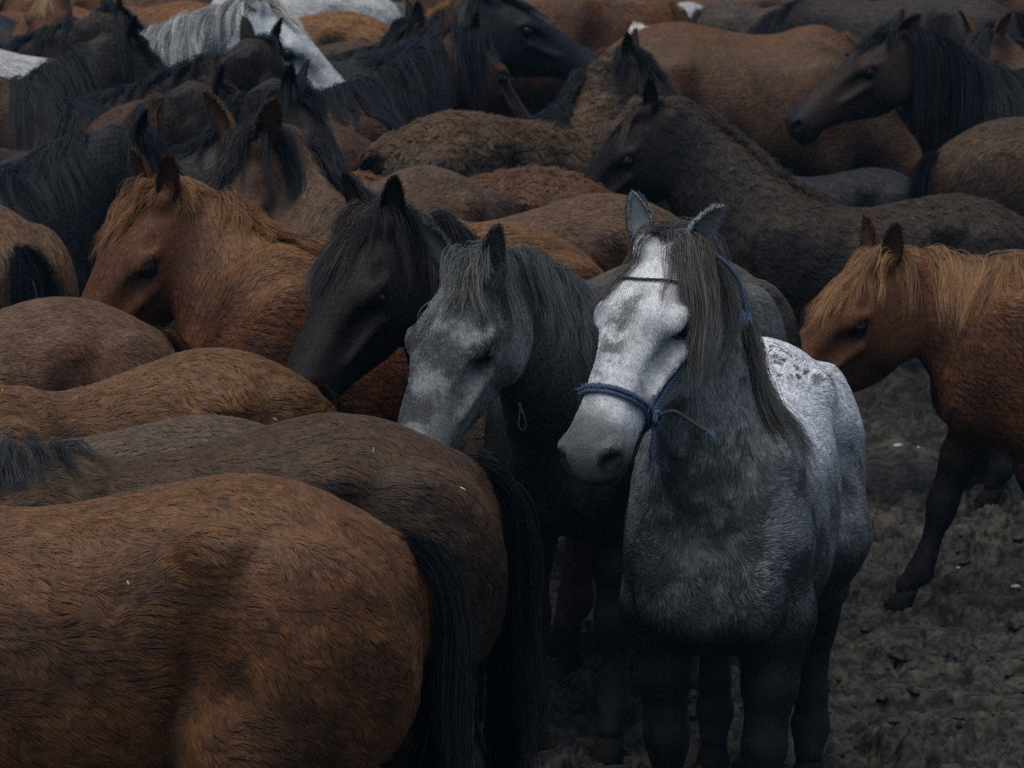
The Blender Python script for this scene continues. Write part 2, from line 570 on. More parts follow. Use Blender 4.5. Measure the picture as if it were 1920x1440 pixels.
# ------------------------------------------------------------------ coats
def C(*v): return np.array(v, float)
COATS = dict(
    chestnut=dict(base=C(.150, .053, .020), dark=C(.070, .028, .012), top=C(.190, .076, .026), head=C(.140, .056, .024), legs=C(.045, .022, .012), mane=C(.175, .080, .030), muzzle=C(.095, .050, .032)),
    flaxen=dict(base=C(.140, .052, .020), dark=C(.075, .030, .012), top=C(.190, .085, .032), head=C(.135, .054, .021), legs=C(.013, .011, .011), mane=C(.300, .165, .070), muzzle=C(.10, .055, .035)),
    brown=dict(base=C(.115, .056, .027), dark=C(.052, .027, .015), top=C(.125, .070, .036), head=C(.07, .036, .02), legs=C(.02, .014, .011), mane=C(.011, .012, .015), muzzle=C(.03, .024, .022)),
    rust=dict(base=C(.155, .063, .021), dark=C(.065, .028, .012), top=C(.140, .067, .029), head=C(.10, .045, .02), legs=C(.03, .018, .012), mane=C(.25, .12, .04), muzzle=C(.05, .03, .02)),
    taupe=dict(base=C(.090, .053, .031), dark=C(.050, .030, .020), top=C(.115, .078, .052), head=C(.05, .035, .025), legs=C(.02, .016, .013), mane=C(.012, .013, .016), muzzle=C(.03, .025, .022)),
    dkbrown=dict(base=C(.078, .040, .020), dark=C(.028, .017, .011), top=C(.080, .047, .025), head=C(.04, .024, .016), legs=C(.016, .013, .011), mane=C(.020, .023, .029), muzzle=C(.03, .022, .02)),
    bay=dict(base=C(.085, .038, .019), dark=C(.035, .018, .012), top=C(.075, .040, .022), head=C(.085, .040, .021), legs=C(.014, .012, .012), mane=C(.010, .012, .016), muzzle=C(.02, .018, .018)),
    seal=dict(base=C(.034, .022, .017), dark=C(.016, .013, .012), top=C(.045, .034, .028), head=C(.024, .018, .016), legs=C(.012, .011, .012), mane=C(.011, .013, .017), muzzle=C(.022, .022, .024)),
    black=dict(base=C(.014, .014, .017), dark=C(.009, .009, .011), top=C(.022, .023, .027), head=C(.014, .014, .017), legs=C(.010, .010, .012), mane=C(.010, .012, .016), muzzle=C(.02, .021, .025)),
    curly=dict(base=C(.075, .048, .029), dark=C(.030, .021, .015), top=C(.120, .070, .034), head=C(.035, .026, .02), legs=C(.016, .013, .011), mane=C(.012, .012, .014), muzzle=C(.07, .05, .035)),
    foal=dict(base=C(.020, .014, .011), dark=C(.010, .008, .008), top=C(.050, .030, .018), head=C(.022, .017, .015), legs=C(.012, .011, .011), mane=C(.05, .036, .026), muzzle=C(.08, .058, .042)),
    grey=dict(base=C(.130, .135, .135), dark=C(.030, .032, .036), top=C(.14, .14, .135), head=C(.26, .27, .27), legs=C(.014, .014, .016), mane=C(.13, .135, .13), muzzle=C(.15, .152, .148)),
    white=dict(base=C(.34, .35, .36), dark=C(.06, .065, .07), top=C(.80, .82, .85), head=C(.84, .85, .87), legs=C(.011, .012, .014), mane=C(.145, .143, .132), muzzle=C(.14, .145, .15)),
    pale=dict(base=C(.42, .44, .44), dark=C(.26, .27, .27), top=C(.50, .50, .49), head=C(.66, .69, .71), legs=C(.3, .3, .3), mane=C(.62, .62, .60), muzzle=C(.45, .47, .49)),
)

def mix(a, b, t):
    t = np.asarray(t)[..., None]
    return a * (1 - t) + b * t

def coat_colour(H, B, Nb, jit=0.0):
    """natural colour of the coat at body-space points with body-space normals; also region weights"""
    ct = H.coat
    Hd = H.to_head(B)
    fh = np.full(len(B), 1.0)
    near = (np.linalg.norm(Hd - C(.26, 0, -.12), axis=1) < .5)
    if near.any():
        fh[near] = H.f_head(B[near])
    fn = H.f_neck(B)
    hw = sstep(.030, .004, fh) * sstep(-.03, .05, Hd[:, 0] + .25 * (Hd[:, 2] + .12))
    nw = sstep(.05, .0, fn) * (1 - hw)
    sd = H.seed
    n1 = fbm(B * 5.0 + sd, 3, 3)
    n2 = fbm(B * 22.0 + sd, 9, 3) + jit * .5
    n3 = fbm(B * C(30, 60, 60) + sd, 5, 2)
    c = mix(ct['base'], ct['dark'], sstep(.38, .64, .55 * n1 + .45 * n2) * .95)
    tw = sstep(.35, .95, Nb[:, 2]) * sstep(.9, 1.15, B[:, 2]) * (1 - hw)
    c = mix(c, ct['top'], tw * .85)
    c = mix(c, mix(ct['head'], ct['dark'], sstep(.4, .75, n1 * .6 + n2 * .4) * .6), hw)
    kind = H.sp['coat']
    if kind == 'white':
        d = sstep(.40, .60, fbm(B * 10 + 3.1, 21, 4) + jit)
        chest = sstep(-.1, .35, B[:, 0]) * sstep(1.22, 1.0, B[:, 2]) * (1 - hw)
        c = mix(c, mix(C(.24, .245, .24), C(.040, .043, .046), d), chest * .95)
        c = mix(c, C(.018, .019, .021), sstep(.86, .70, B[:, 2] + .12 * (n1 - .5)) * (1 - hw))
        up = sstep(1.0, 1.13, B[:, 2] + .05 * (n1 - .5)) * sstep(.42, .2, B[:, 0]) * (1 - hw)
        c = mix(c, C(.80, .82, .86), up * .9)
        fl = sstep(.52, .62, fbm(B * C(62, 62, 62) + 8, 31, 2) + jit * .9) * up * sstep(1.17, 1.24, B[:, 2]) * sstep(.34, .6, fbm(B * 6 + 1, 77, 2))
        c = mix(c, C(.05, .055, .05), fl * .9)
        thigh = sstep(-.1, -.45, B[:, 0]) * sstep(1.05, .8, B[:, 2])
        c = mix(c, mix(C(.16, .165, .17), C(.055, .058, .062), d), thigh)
        # face: white with a grey stripe down the nose, greyer muzzle and cheek
        st = np.exp(-((Hd[:, 1] + .012) / .030) ** 2) * sstep(.12, .2, Hd[:, 0]) * sstep(.44, .34, Hd[:, 0]) * sstep(-.05, 0, Hd[:, 2] + .03)
        c = mix(c, C(.20, .205, .20), np.clip(st * hw * sstep(.36, .60, fbm(Hd * 42, 8, 3) + jit) * 1.5, 0, .92))
        ck = hw * sstep(-.10, -.18, Hd[:, 2])
        c = mix(c, C(.30, .31, .31), ck * .8)
        und = nw * sstep(0, -.10, ((B - H.poll) @ (H.R.T @ C(0, -1, 0))) * 0 - n1 + .45)
        c = mix(c, C(.17, .172, .168), nw * .8)
        c = mix(c, C(.045, .048, .05), np.clip(nw * sstep(.42, .58, n1 * .5 + n2 * .5), 0, 1) * .9)
    if kind == 'grey':
        d = sstep(.40, .60, fbm(Hd * 15 + 2.0, 41, 4) + jit * 1.5)
        c = mix(c, mix(C(.28, .287, .287), C(.055, .058, .062), d), hw * .95)
        star = (Hd[:, 2] > -.05) * np.exp(-(((Hd[:, 0] - .17) / .018) ** 2 + (Hd[:, 1] / .016) ** 2)) * sstep(-.03, 0, Hd[:, 2])
        c = mix(c, C(.62, .63, .68), np.clip(star * 1.2, 0, .9))
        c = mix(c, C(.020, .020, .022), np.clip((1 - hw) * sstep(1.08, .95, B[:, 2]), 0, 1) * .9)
        c = mix(c, C(.045, .045, .045), nw * .7)
    # legs, muzzle, dark skin round eye and nostril
    c = mix(c, ct['legs'], sstep(.74, .50, B[:, 2] + .08 * (n1 - .5)) * (1 - hw) * (1 - nw))
    c = mix(c, ct['muzzle'], hw * sstep(.44, .53, Hd[:, 0] + .06 * (n1 - .5)))
    ya = np.abs(Hd[:, 1])
    eye = np.exp(-(((Hd[:, 0] - .200) / .033) ** 2 + ((Hd[:, 2] + .064) / .021) ** 2) ** 2) * (ya > .05)
    c = mix(c, ct['dark'] * .35 + .004, np.clip(eye * 1.5 * hw, 0, .62))
    nos = np.exp(-(((Hd[:, 0] - .582) / .034) ** 2 + ((Hd[:, 2] + .070) / .026) ** 2) ** 2) * (ya > .035)
    c = mix(c, C(.012, .012, .014), np.clip(nos * 1.3 * hw, 0, .95))
    lip = sstep(.52, .56, Hd[:, 0]) * np.exp(-((Hd[:, 2] + .126 + .02 * (n1 - .5)) / .022) ** 2) * hw
    c = mix(c, C(.03, .03, .032), np.clip(lip * 1.2, 0, .9))
    c = c * (.80 + .4 * n3)[:, None]
    return np.clip(c, .003, .9), hw, nw, Hd

def flow_field(H, B, Nb, hw, nw):
    hx, hl, hu = H.HR.T
    hind = sstep(-.15, -.5, B[:, 0])
    f = np.tile(C(-1, 0, -.42), (len(B), 1))
    f[:, 2] -= hind * .55
    i = np.argmin(((B[:, None, :] - H.nc[None]) ** 2).sum(2), 1) if nw.max() > .01 else np.zeros(len(B), int)
    f = mix(f, -H.nt[i] * .8 + C(0, 0, -.55), nw)
    f = mix(f, np.tile(hx * .8 - hu * .45, (len(B), 1)), hw)
    f = mix(f, np.tile(C(0, 0, -1.0), (len(B), 1)), sstep(.75, .55, B[:, 2]) * (1 - hw) * (1 - nw))
    return f

# ------------------------------------------------------------------ parts
def ear_geometry(n=15, m=13):
    """a cupped leaf of unit length along +z, opening towards +x"""
    V, Q = [], []
    for shell in (0, 1):
        for i in range(n):
            u = i / (n - 1)
            w = .250 * (1 - u) ** .85 * (.78 + 1.35 * u) + .004
            al = radians(150 - 72 * u ** .6)
            k = 1 - .14 * shell
            for j in range(m):
                v = j / (m - 1) * 2 - 1
                ph = v * al
                r = w * k
                x = -r * cos(ph) * .60 + .07 * u * u - .03 * sin(pi * u)
                y = r * sin(ph)
                V.append((x + (.014 if shell else 0), y, u * (1 - .02 * shell) + .05 * (1 - abs(v)) * (u < .02)))
    o = n * m
    for i in range(n - 1):
        for j in range(m - 1):
            a = i * m + j
            Q.append((a, a + 1, a + m + 1, a + m))
            Q.append((o + a, o + a + m, o + a + m + 1, o + a + 1))
        for j in (0, m - 1):
            a = i * m + j
            q = (a, a + m, o + a + m, o + a)
            Q.append(q if j == 0 else q[::-1])
    return np.array(V), np.array(Q)
EARV, EARQ = ear_geometry()

def sphere_geometry(r, n=14, m=20):
    V, Q = [], []
    for i in range(n + 1):
        a = pi * i / n
        for j in range(m):
            b = 2 * pi * j / m
            V.append((r * sin(a) * cos(b), r * sin(a) * sin(b), r * cos(a)))
    for i in range(n):
        for j in range(m):
            Q.append((i * m + j, (i + 1) * m + j, (i + 1) * m + (j + 1) % m, i * m + (j + 1) % m))
    return np.array(V), np.array(Q)
EYEV, EYEQ = sphere_geometry(.0290)

def hoof_geometry():
    V, Q = [], []
    prof = [(.0, .052, .010), (.006, .055, .012), (.050, .042, .002), (.066, .040, -.004), (.070, .030, -.006)]
    m = 18
    for z, r, dx in prof:
        for j in range(m):
            b = 2 * pi * j / m
            V.append((dx + r * cos(b) * (1.12 if cos(b) > 0 else .92) - (z * .35), r * .93 * sin(b), z))
    k = len(prof)
    for i in range(k - 1):
        for j in range(m):
            Q.append((i * m + j, i * m + (j + 1) % m, (i + 1) * m + (j + 1) % m, (i + 1) * m + j))
    return np.array(V), np.array(Q)
HOOFV, HOOFQ = hoof_geometry()

def mesh_normals(V, Q):
    n = np.cross(V[Q[:, 2]] - V[Q[:, 0]], V[Q[:, 3]] - V[Q[:, 1]])
    N = np.zeros_like(V)
    for k in range(4):
        np.add.at(N, Q[:, k], n)
    return nrm(N)

HERD = []
def build_body(sp):
    H = Horse(sp)
    H.coat = dict(COATS[sp['coat']])
    H.coat.update(sp.get('tint', {}))
    H.seed = (hash_seed(sp['key']) % 1000) * .37
    H.rng = np.random.default_rng(hash_seed(sp['key']))
    D = H.base[1]
    res = max(.014, .0017 * D); hres = max(.0055, .0007 * D)
    V, Q = mesh_sdf(H.sdf, H.lo, H.hi, res / H.sc)
    # the head is meshed again, finer, and takes over from the neck upwards
    k = 12
    q0, t0 = H.nc[k], H.nt[k]
    if 'poll' in sp: Fv, Fq = mesh_sdf(lambda P: H.sdf(H.from_head(P)) / H.hs, C(-.26, -.18, -.42), C(.66, .18, .10), hres / (H.sc * H.hs))
    inbox = lambda P: (np.abs((h := H.to_head(P))[:, 1]) < .165) & (h[:, 0] > -.24) & (h[:, 0] < .65) & (h[:, 2] > -.41) & (h[:, 2] < .09)
    if 'poll' in sp:
        Fb = H.from_head(Fv)
        fc = Fb[Fq].mean(1)
        Fq = Fq[((fc - q0) @ t0 > -.006) & inbox(fc)]
        bc = V[Q].mean(1)
        Q = Q[~(((bc - q0) @ t0 > .010) & inbox(bc))]
        V = np.concatenate([V, Fb]); Q = np.concatenate([Q, Fq + len(V) - len(Fb)])
        used = np.zeros(len(V), bool); used[Q.ravel()] = True
        rm = np.cumsum(used) - 1
        V, Q = V[used], rm[Q]
    H.V, H.Q = V, Q
    H.N = mesh_normals(H.V, H.Q)
    H.W = H.to_world(H.V)
    # ears
    H.ears = []
    es = sp.get('ears', ((0, 0, 0), (0, 0, 0)))         # (forward tilt, outward tilt, turn) in degrees, left then right
    for side, (ft, ot, tw) in zip((1, -1), es):
        ft, ot, tw = radians(43 - ft), radians(ot + 13), radians(tw + 28)
        z = nrm(C(-sin(ft), side * sin(ot), cos(ft) * cos(ot)))
        op = C(cos(tw), side * sin(tw), 0)
        x = nrm(op - (op @ z) * z); y = np.cross(z, x)
        L = .134 * sp.get('earlen', 1.0)
        hv = (EARV * L) @ np.stack([x, y, z]) + C(.004, side * .050, -.018)
        ev = H.from_head(hv)
        H.ears.append((ev, mesh_normals(ev, EARQ), H.from_head((z * .3 * L + C(.004, side * .05, -.018))[None])[0]))
    HERD.append(H)
    return H

def hash_seed(s):
    h = 2166136261
    for ch in s:
        h = ((h ^ ord(ch)) * 16777619) & 0xFFFFFFFF
    return h

# ------------------------------------------------------------------ what the camera, or one a step aside, can see
ZB = {}
CELL = 12.0
def depth_maps():
    for cx in (-.6, 0.0, .6):
        nx, ny = int(2400 / CELL), int(1800 / CELL)
        z = np.full((nx, ny), 1e9)
        for H in HERD:
            x, y, d = project(H.W, cx)
            x = x + cx * F_PX / 10.0                      # the side camera turns to keep the herd in frame
            i = ((x + 240) / CELL).astype(int); j = ((y + 180) / CELL).astype(int)
            m = (i >= 0) & (i < nx) & (j >= 0) & (j < ny)
            np.minimum.at(z, (i[m], j[m]), d[m])
        zp = np.pad(z, 1, mode='edge')
        mx = np.max([zp[1 + a:1 + a + nx, 1 + b:1 + b + ny] for a in (-1, 0, 1) for b in (-1, 0, 1)], 0)
        ZB[cx] = mx

def visible(W, margin=.10):
    v = np.zeros(len(W), bool)
    for cx, z in ZB.items():
        x, y, d = project(W, cx)
        x = x + cx * F_PX / 10.0
        i = ((x + 240) / CELL).astype(int); j = ((y + 180) / CELL).astype(int)
        m = (i >= 0) & (i < z.shape[0]) & (j >= 0) & (j < z.shape[1]) & (x > -60) & (x < 1980) & (y > -60) & (y < 1500)
        ok = np.zeros(len(W), bool)
        ok[m] = d[m] < z[i[m], j[m]] + margin
        v |= ok
    return v

# ------------------------------------------------------------------ hair
def grow_fur(H, V, Q, N, density, parent, name, length=None, inner=None):
    """short hair on a surface given in body space"""
    sp = H.sp
    W = H.to_world(V)
    Nw = N @ H.R.T
    cen = W[Q].mean(1)
    a = np.linalg.norm(np.cross(W[Q[:, 2]] - W[Q[:, 0]], W[Q[:, 3]] - W[Q[:, 1]]), axis=1) * .5
    fn = nrm(Nw[Q].mean(1))
    view = nrm(C(0, 0, CAM_H) - cen)
    see = visible(cen) & ((fn * view).sum(1) > -.35)
    if see.sum() < 5:
        return None
    idx = np.where(see)[0]
    n = int(a[idx].sum() * density)
    if n < 30:
        return None
    rng = H.rng
    f = rng.choice(idx, n, p=a[idx] / a[idx].sum())
    u, v = rng.random(n)[:, None], rng.random(n)[:, None]
    q = Q[f]
    bl = lambda A: (A[q[:, 0]] * (1 - u) + A[q[:, 1]] * u) * (1 - v) + (A[q[:, 3]] * (1 - u) + A[q[:, 2]] * u) * v
    B, Nb = bl(V), nrm(bl(N))
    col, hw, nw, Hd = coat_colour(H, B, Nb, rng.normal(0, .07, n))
    bare = (hw > .5) & ((Hd[:, 0] > .592) | (((Hd[:, 0] - .2) ** 2 / .035 ** 2 + (Hd[:, 2] + .064) ** 2 / .024 ** 2 < 1) & (np.abs(Hd[:, 1]) > .06))
                        | ((Hd[:, 0] - .577) ** 2 / .024 ** 2 + (Hd[:, 2] + .07) ** 2 / .016 ** 2 < 1))
    k = ~bare
    B, Nb, col, hw, nw, Hd = B[k], Nb[k], col[k], hw[k], nw[k], Hd[k]
    n = len(B)
    curl = sp.get('curl', 0.0)
    fl = flow_field(H, B, Nb, hw, nw)
    big = np.stack([fbm(B * 7 + H.seed, 50 + i, 2) for i in range(3)], 1) - .5
    mid = np.stack([vnoise(B * 26 + H.seed, 60 + i) for i in range(3)], 1) - .5
    sw = sp.get('swirl', 1.0)
    fl = nrm(fl) + big * 1.2 * sw + mid * (.80 * sw + 2.2 * curl) + rng.normal(0, .10, (n, 3))
    fl = fl - (fl * Nb).sum(1, keepdims=True) * Nb
    fl = nrm(fl)
    L = sp.get('furlen', .030) * (.65 + .7 * fbm(B * 6 + 9 + H.seed, 71, 2))
    L = L * (1 - .62 * hw) * (1 - .45 * hw * sstep(.30, .50, Hd[:, 0])) * (1 - .45 * sstep(.7, .45, B[:, 2]) * (1 - hw))
    if length is not None:
        L = np.full(n, length)
    L = L * rng.uniform(.7, 1.25, n) / H.sc
    lift = (.22 + .30 * curl + .12 * vnoise(B * 30, 81) + .14 * hw)[:, None]
    k = 4
    P = np.zeros((n, k, 3))
    d = nrm(fl + Nb * lift * 1.6)
    P[:, 0] = B - Nb * (.0015 - .0015 * hw)[:, None]
    for i in range(1, k):
        P[:, i] = P[:, i - 1] + d * (L / (k - 1))[:, None]
        if i == 1 or curl > 0:
            wob = np.stack([vnoise(B * 55 + i * 3.3, 90 + j) for j in range(3)], 1) - .5
        d = nrm(d - Nb * lift * .8 + (C(0, 0, -.12)) + wob * (.25 + 2.6 * curl))
    # tufts: tips drawn together inside small warped cells
    cs = sp.get('tuft', .020) / H.sc
    wq = (B + mid * .012) / cs - fl * 0
    ce = np.floor(wq + .35 * big).astype(np.int64)
    _, inv = np.unique(((ce[:, 0] + 5000) * 10000 + ce[:, 1] + 5000) * 10000 + ce[:, 2] + 5000, return_inverse=True)
    cntc = np.bincount(inv)
    clump = sp.get('clump', .62) * (.35 + 1.1 * fbm(B * 9 + 4, 33, 2))
    for i, wgt in ((1, .20), (2, .58), (3, 1.0)):
        mean = np.stack([np.bincount(inv, P[:, i, a]) / cntc for a in range(3)], 1)
        w = np.clip(wgt * clump * (1 - .5 * hw), 0, .9)[:, None]
        P[:, i] = P[:, i] * (1 - w) + mean[inv] * w
    tone = rng.normal(1, .12, len(cntc))[inv] * rng.normal(1, .18, n)
    col = col * np.clip(tone, .45, 1.6)[:, None]
    rad = sp.get('hairw', .0011)
    R = np.array([1.0, .95, .7, .15])[None] * rad * rng.uniform(.7, 1.2, n)[:, None] * (1 - .35 * hw)[:, None]
    Pw = (H.to_world(P.reshape(-1, 3)) - H.base).reshape(n, k, 3)
    return make_strands(name, Pw, R, col, Nb @ H.R.T, M_FUR, parent)

def fall(H, root, d0, L, steps, off, grav=.30, jitter=.25, seed=0, damp=0.0):
    """guide strands that leave the crest and drape over the body under their weight"""
    n = len(root)
    P = np.zeros((n, steps, 3)); P[:, 0] = root
    d = nrm(d0)
    st = (L / (steps - 1))[:, None]
    for i in range(1, steps):
        g = min(1.0, grav * (1 + .15 * i))
        w = np.stack([vnoise(P[:, i-1] * 9 + 3.7 * i * .15 + seed, 11 + a) for a in range(3)], 1) - .5
        d = nrm(d * (1 - g) + C(0, 0, -1) * g + w * jitter)
        p = P[:, i - 1] + d * st
        f = H.sdf(p) - off
        m = f < 0
        if m.any():
            g_ = H.grad(p[m])
            p[m] = p[m] - g_ * (f[m])[:, None]
        d = nrm(p - P[:, i - 1])
        P[:, i] = P[:, i - 1] + d * st
    return P

def locks(H, G, Ln, m, spread, tipspread, col, name, parent, rad, wave=.006, tone=.22):
    """turn guides (n,k,3) into locks of m strands"""
    rng = H.rng
    n, k = G.shape[:2]
    t = np.linspace(0, 1, k)[None, :, None]
    P = np.repeat(G, m, 0)
    N = n * m
    o = rng.normal(0, 1, (N, 1, 3)); o2 = rng.normal(0, 1, (N, 1, 3))
    prof = spread * (1 - t) ** 1.2 + tipspread * t ** 1.5 + .25 * spread
    fly = (rng.random((N, 1, 1)) < .10) * rng.uniform(2, 7, (N, 1, 1)) + 1.0
    P = P + o * prof + o2 * tipspread * t ** 2 * fly
    ph = np.repeat(rng.random((n, 1, 1)) * 6.28, m, 0) + rng.normal(0, .5, (N, 1, 1))
    fr = np.repeat(rng.uniform(3, 12, (n, 1, 1)), m, 0)
    wd = np.repeat(nrm(rng.normal(0, 1, (n, 1, 3))), m, 0)
    P = P + wd * np.sin(ph + fr * t) * wave * t ** .7
    cut = rng.uniform(.55, 1.0, N)                       # uneven ends
    tt = np.linspace(0, 1, k)[None, :] * cut[:, None] * (k - 1)
    i = np.clip(tt.astype(int), 0, k - 2); fr_ = (tt - i)[..., None]
    ar = np.arange(N)[:, None]
    P = P[ar, i] * (1 - fr_) + P[ar, i + 1] * fr_
    R = rad * np.interp(np.linspace(0, 1, k), [0, .15, .7, 1], [.7, 1, .8, .15])[None] * rng.uniform(.6, 1.25, (N, 1))
    c = np.repeat(col, m, 0) if col.ndim == 2 else np.tile(col, (N, 1))
    tn = np.repeat(rng.normal(1, tone, n), m) * rng.normal(1, tone * .8, N)
    c = c * np.clip(tn, .35, 1.9)[:, None]
    nr = np.repeat(H.grad(G[:, k // 3]), m, 0)
    nr = nrm(nr + rng.normal(0, .25, nr.shape))
    Pw = (H.to_world(P.reshape(-1, 3)) - H.base).reshape(N, k, 3)
    return make_strands(name, Pw, R, c, nr @ H.R.T, M_MANE, parent)

def finish(H, fur=True):
    sp, rng = H.sp, H.rng
    root = bpy.data.objects.new("horse", None)
    root.location = H.base
    root.empty_display_size = .1
    scene.collection.objects.link(root)
    root["label"] = sp['label']; root["category"] = "foal" if sp.get('foal') else "horse"
    root["group"] = "horses of the crowded herd"
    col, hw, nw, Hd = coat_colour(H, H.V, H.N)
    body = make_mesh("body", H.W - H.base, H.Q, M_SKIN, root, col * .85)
    D = project(H.W)[2].mean()
    vis_head = visible(H.to_world(H.from_head(np.array([[.0, 0, .0], [.2, .1, -.05], [.2, -.1, -.05], [.3, 0, 0], [0, .1, .1], [0, -.1, .1]]))), .25).any() or sp.get('head_seen', False)
    dens = sp.get('dens', 1.0) * 92000 * min(1.3, (8.3 / D) ** 2)
    sp.setdefault('hairw', .00082 * max(1, D / 8.6))
    ecol = sp.get('earcol', mix(H.coat['head'], H.coat['dark'], .25)) * .8
    for ev, en, ec in H.ears:
        c = np.tile(ecol, (len(ev), 1)) * (.75 + .5 * vnoise(ev * 60, 4))[:, None]
        c[len(c) // 2:] *= .85                            # inside of the cup a little darker
        ear = make_mesh("ear", H.to_world(ev) - H.base, EARQ, M_SKIN, root, c)
        if fur and vis_head:
            ear_fur(H, ev, en, ear, dens)
    for side in (1, -1):
        ec = H.to_world(H.from_head(C(.200, side * .0800, -.063)[None]))[0] - H.base
        make_mesh("eye", EYEV * H.hs * H.sc + ec, EYEQ, M_EYE, root)
    for ch in H.legs:
        p = ch[-1][0]
        hv = HOOFV * C(1, 1, 1) + C(p[0] + .012, p[1], max(p[2] - .080, -.005))
        make_mesh("hoof", H.to_world(hv) - H.base, HOOFQ, M_HOOF, root)
    if not fur:
        return root
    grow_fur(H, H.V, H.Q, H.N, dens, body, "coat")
    # mane
    q = sp.get('q', 1.0) * min(1.0, 8.6 / D)
    mn = sp.get('mane', {})
    T0, T1 = mn.get('t', (.16, .98))
    ml = mn.get('len', .26)
    nl = int(mn.get('n', 190) * .62 * q * (T1 - T0) / .8)
    rad = .00066 * max(1, D / 8.6) * mn.get('thick', 1.0)
    mcol = sp.get('manecol', H.coat['mane'])
    if nl > 3 and ml > 0:
        t = np.sort(rng.uniform(T0, T1, nl))
        i = np.clip((t * 14).astype(int), 0, 13); fr = (t * 14 - i)[:, None]
        I = lambda A: A[i] * (1 - fr) + A[i + 1] * fr
        a = (H.na[i] * (1 - fr[:, 0]) + H.na[i + 1] * fr[:, 0])[:, None]
        side = mn.get('side', 1)
        lat = rng.normal(0, .010, (nl, 1)) + side * .006
        r0 = I(H.nc) + I(H.nu) * a * .95 + I(H.nl) * lat
        # put the roots onto the skin
        for _ in range(3):
            r0 = r0 - H.grad(r0) * (H.sdf(r0) + .004)[:, None]
        if vis_head:                                     # the topmost locks sit right behind the ears
            k_ = t > .90
            pr = H.from_head(np.stack([rng.uniform(-.075, .0, k_.sum()), rng.normal(0, .018, k_.sum()), np.full(k_.sum(), -.005)], 1))
            for _ in range(3):
                pr = pr - H.grad(pr) * (H.sdf(pr) + .003)[:, None]
            r0[k_] = pr
        sd = np.where(rng.random((nl, 1)) < mn.get('mixed', .06), -side, side)
        d0 = nrm(I(H.nu) * mn.get('rise', .75) + I(H.nl) * sd * .8 + rng.normal(0, mn.get('messy', .28), (nl, 3)))
        L = ml * rng.uniform(.6, 1.15, nl) * np.interp(t, [T0, T0 + .12, 1], [mn.get('base', .6), 1, 1])
        G = fall(H, r0, d0, L, 14, rng.uniform(.006, .026, nl), mn.get('grav', .30), mn.get('messy', .28) * 1.7, H.seed)
        tipc = mix(mcol, mn.get('tip', mcol), rng.random(nl) * .9)
        locks(H, G, L, int(mn.get('m', 28)), .0095, .0036, tipc, "mane", root, rad, .008 + .03 * mn.get('messy', .28))
    fk = sp.get('forelock', {})
    nf = int(fk.get('n', 46) * .72 * q) if vis_head else 0
    if nf > 2:
        hx, hl, hu = H.HR.T
        r0 = H.from_head(np.stack([rng.uniform(-.03, .045, nf), rng.normal(fk.get('lat', 0), fk.get('wid', .020), nf), np.full(nf, .005)], 1))
        for _ in range(3):
            r0 = r0 - H.grad(r0) * (H.sdf(r0) + .003)[:, None]
        s_ = rng.normal(fk.get('side', 0), .35, (nf, 1))
        d0 = nrm(hx * .75 + hu * fk.get('rise', .5) + hl * s_ + rng.normal(0, .15, (nf, 3)))
        L = fk.get('len', .26) * rng.uniform(.55, 1.1, nf)
        G = fall(H, r0, d0, L, 14, rng.uniform(.006, .026, nf), .20, .45, H.seed + 5)
        tipc = mix(mcol, fk.get('tip', mn.get('tip', mcol)), rng.random(nf) * .9)
        locks(H, G, L, 24, .0085, .0034, tipc, "forelock", root, rad, .013)
    # tail
    tl = sp.get('tail', {})
    dock = H.to_world(C(-.76, 0, 1.0)[None])
    if tl.get('show', visible(np.concatenate([dock, dock - C(0, 0, .3), dock + C(0, 0, .15)]), .35).any()):
        nt = int(tl.get('n', 90) * .75 * max(.5, q))
        u = rng.random(nt)
        r0 = np.stack([np.interp(u, [0, .3, .5, 1], [-.655, -.69, -.722, -.745]) - .006, rng.normal(0, .011, nt), np.interp(u, [0, .3, .5, 1], [1.175, 1.135, 1.07, .88])], 1)
        d0 = nrm(C(-.12, tl.get('sway', 0), -.9) + rng.normal(0, .16, (nt, 3)))
        L = tl.get('len', .72) * rng.uniform(.75, 1.1, nt) * np.interp(u, [0, 1], [.9, 1.0])
        G = fall(H, r0, d0, L, 14, rng.uniform(.004, .02, nt), .42, .16, H.seed + 9)
        locks(H, G, L, 20, .010, .009, tl.get('col', mcol), "tail", root, rad * 1.1, .012)
    return root

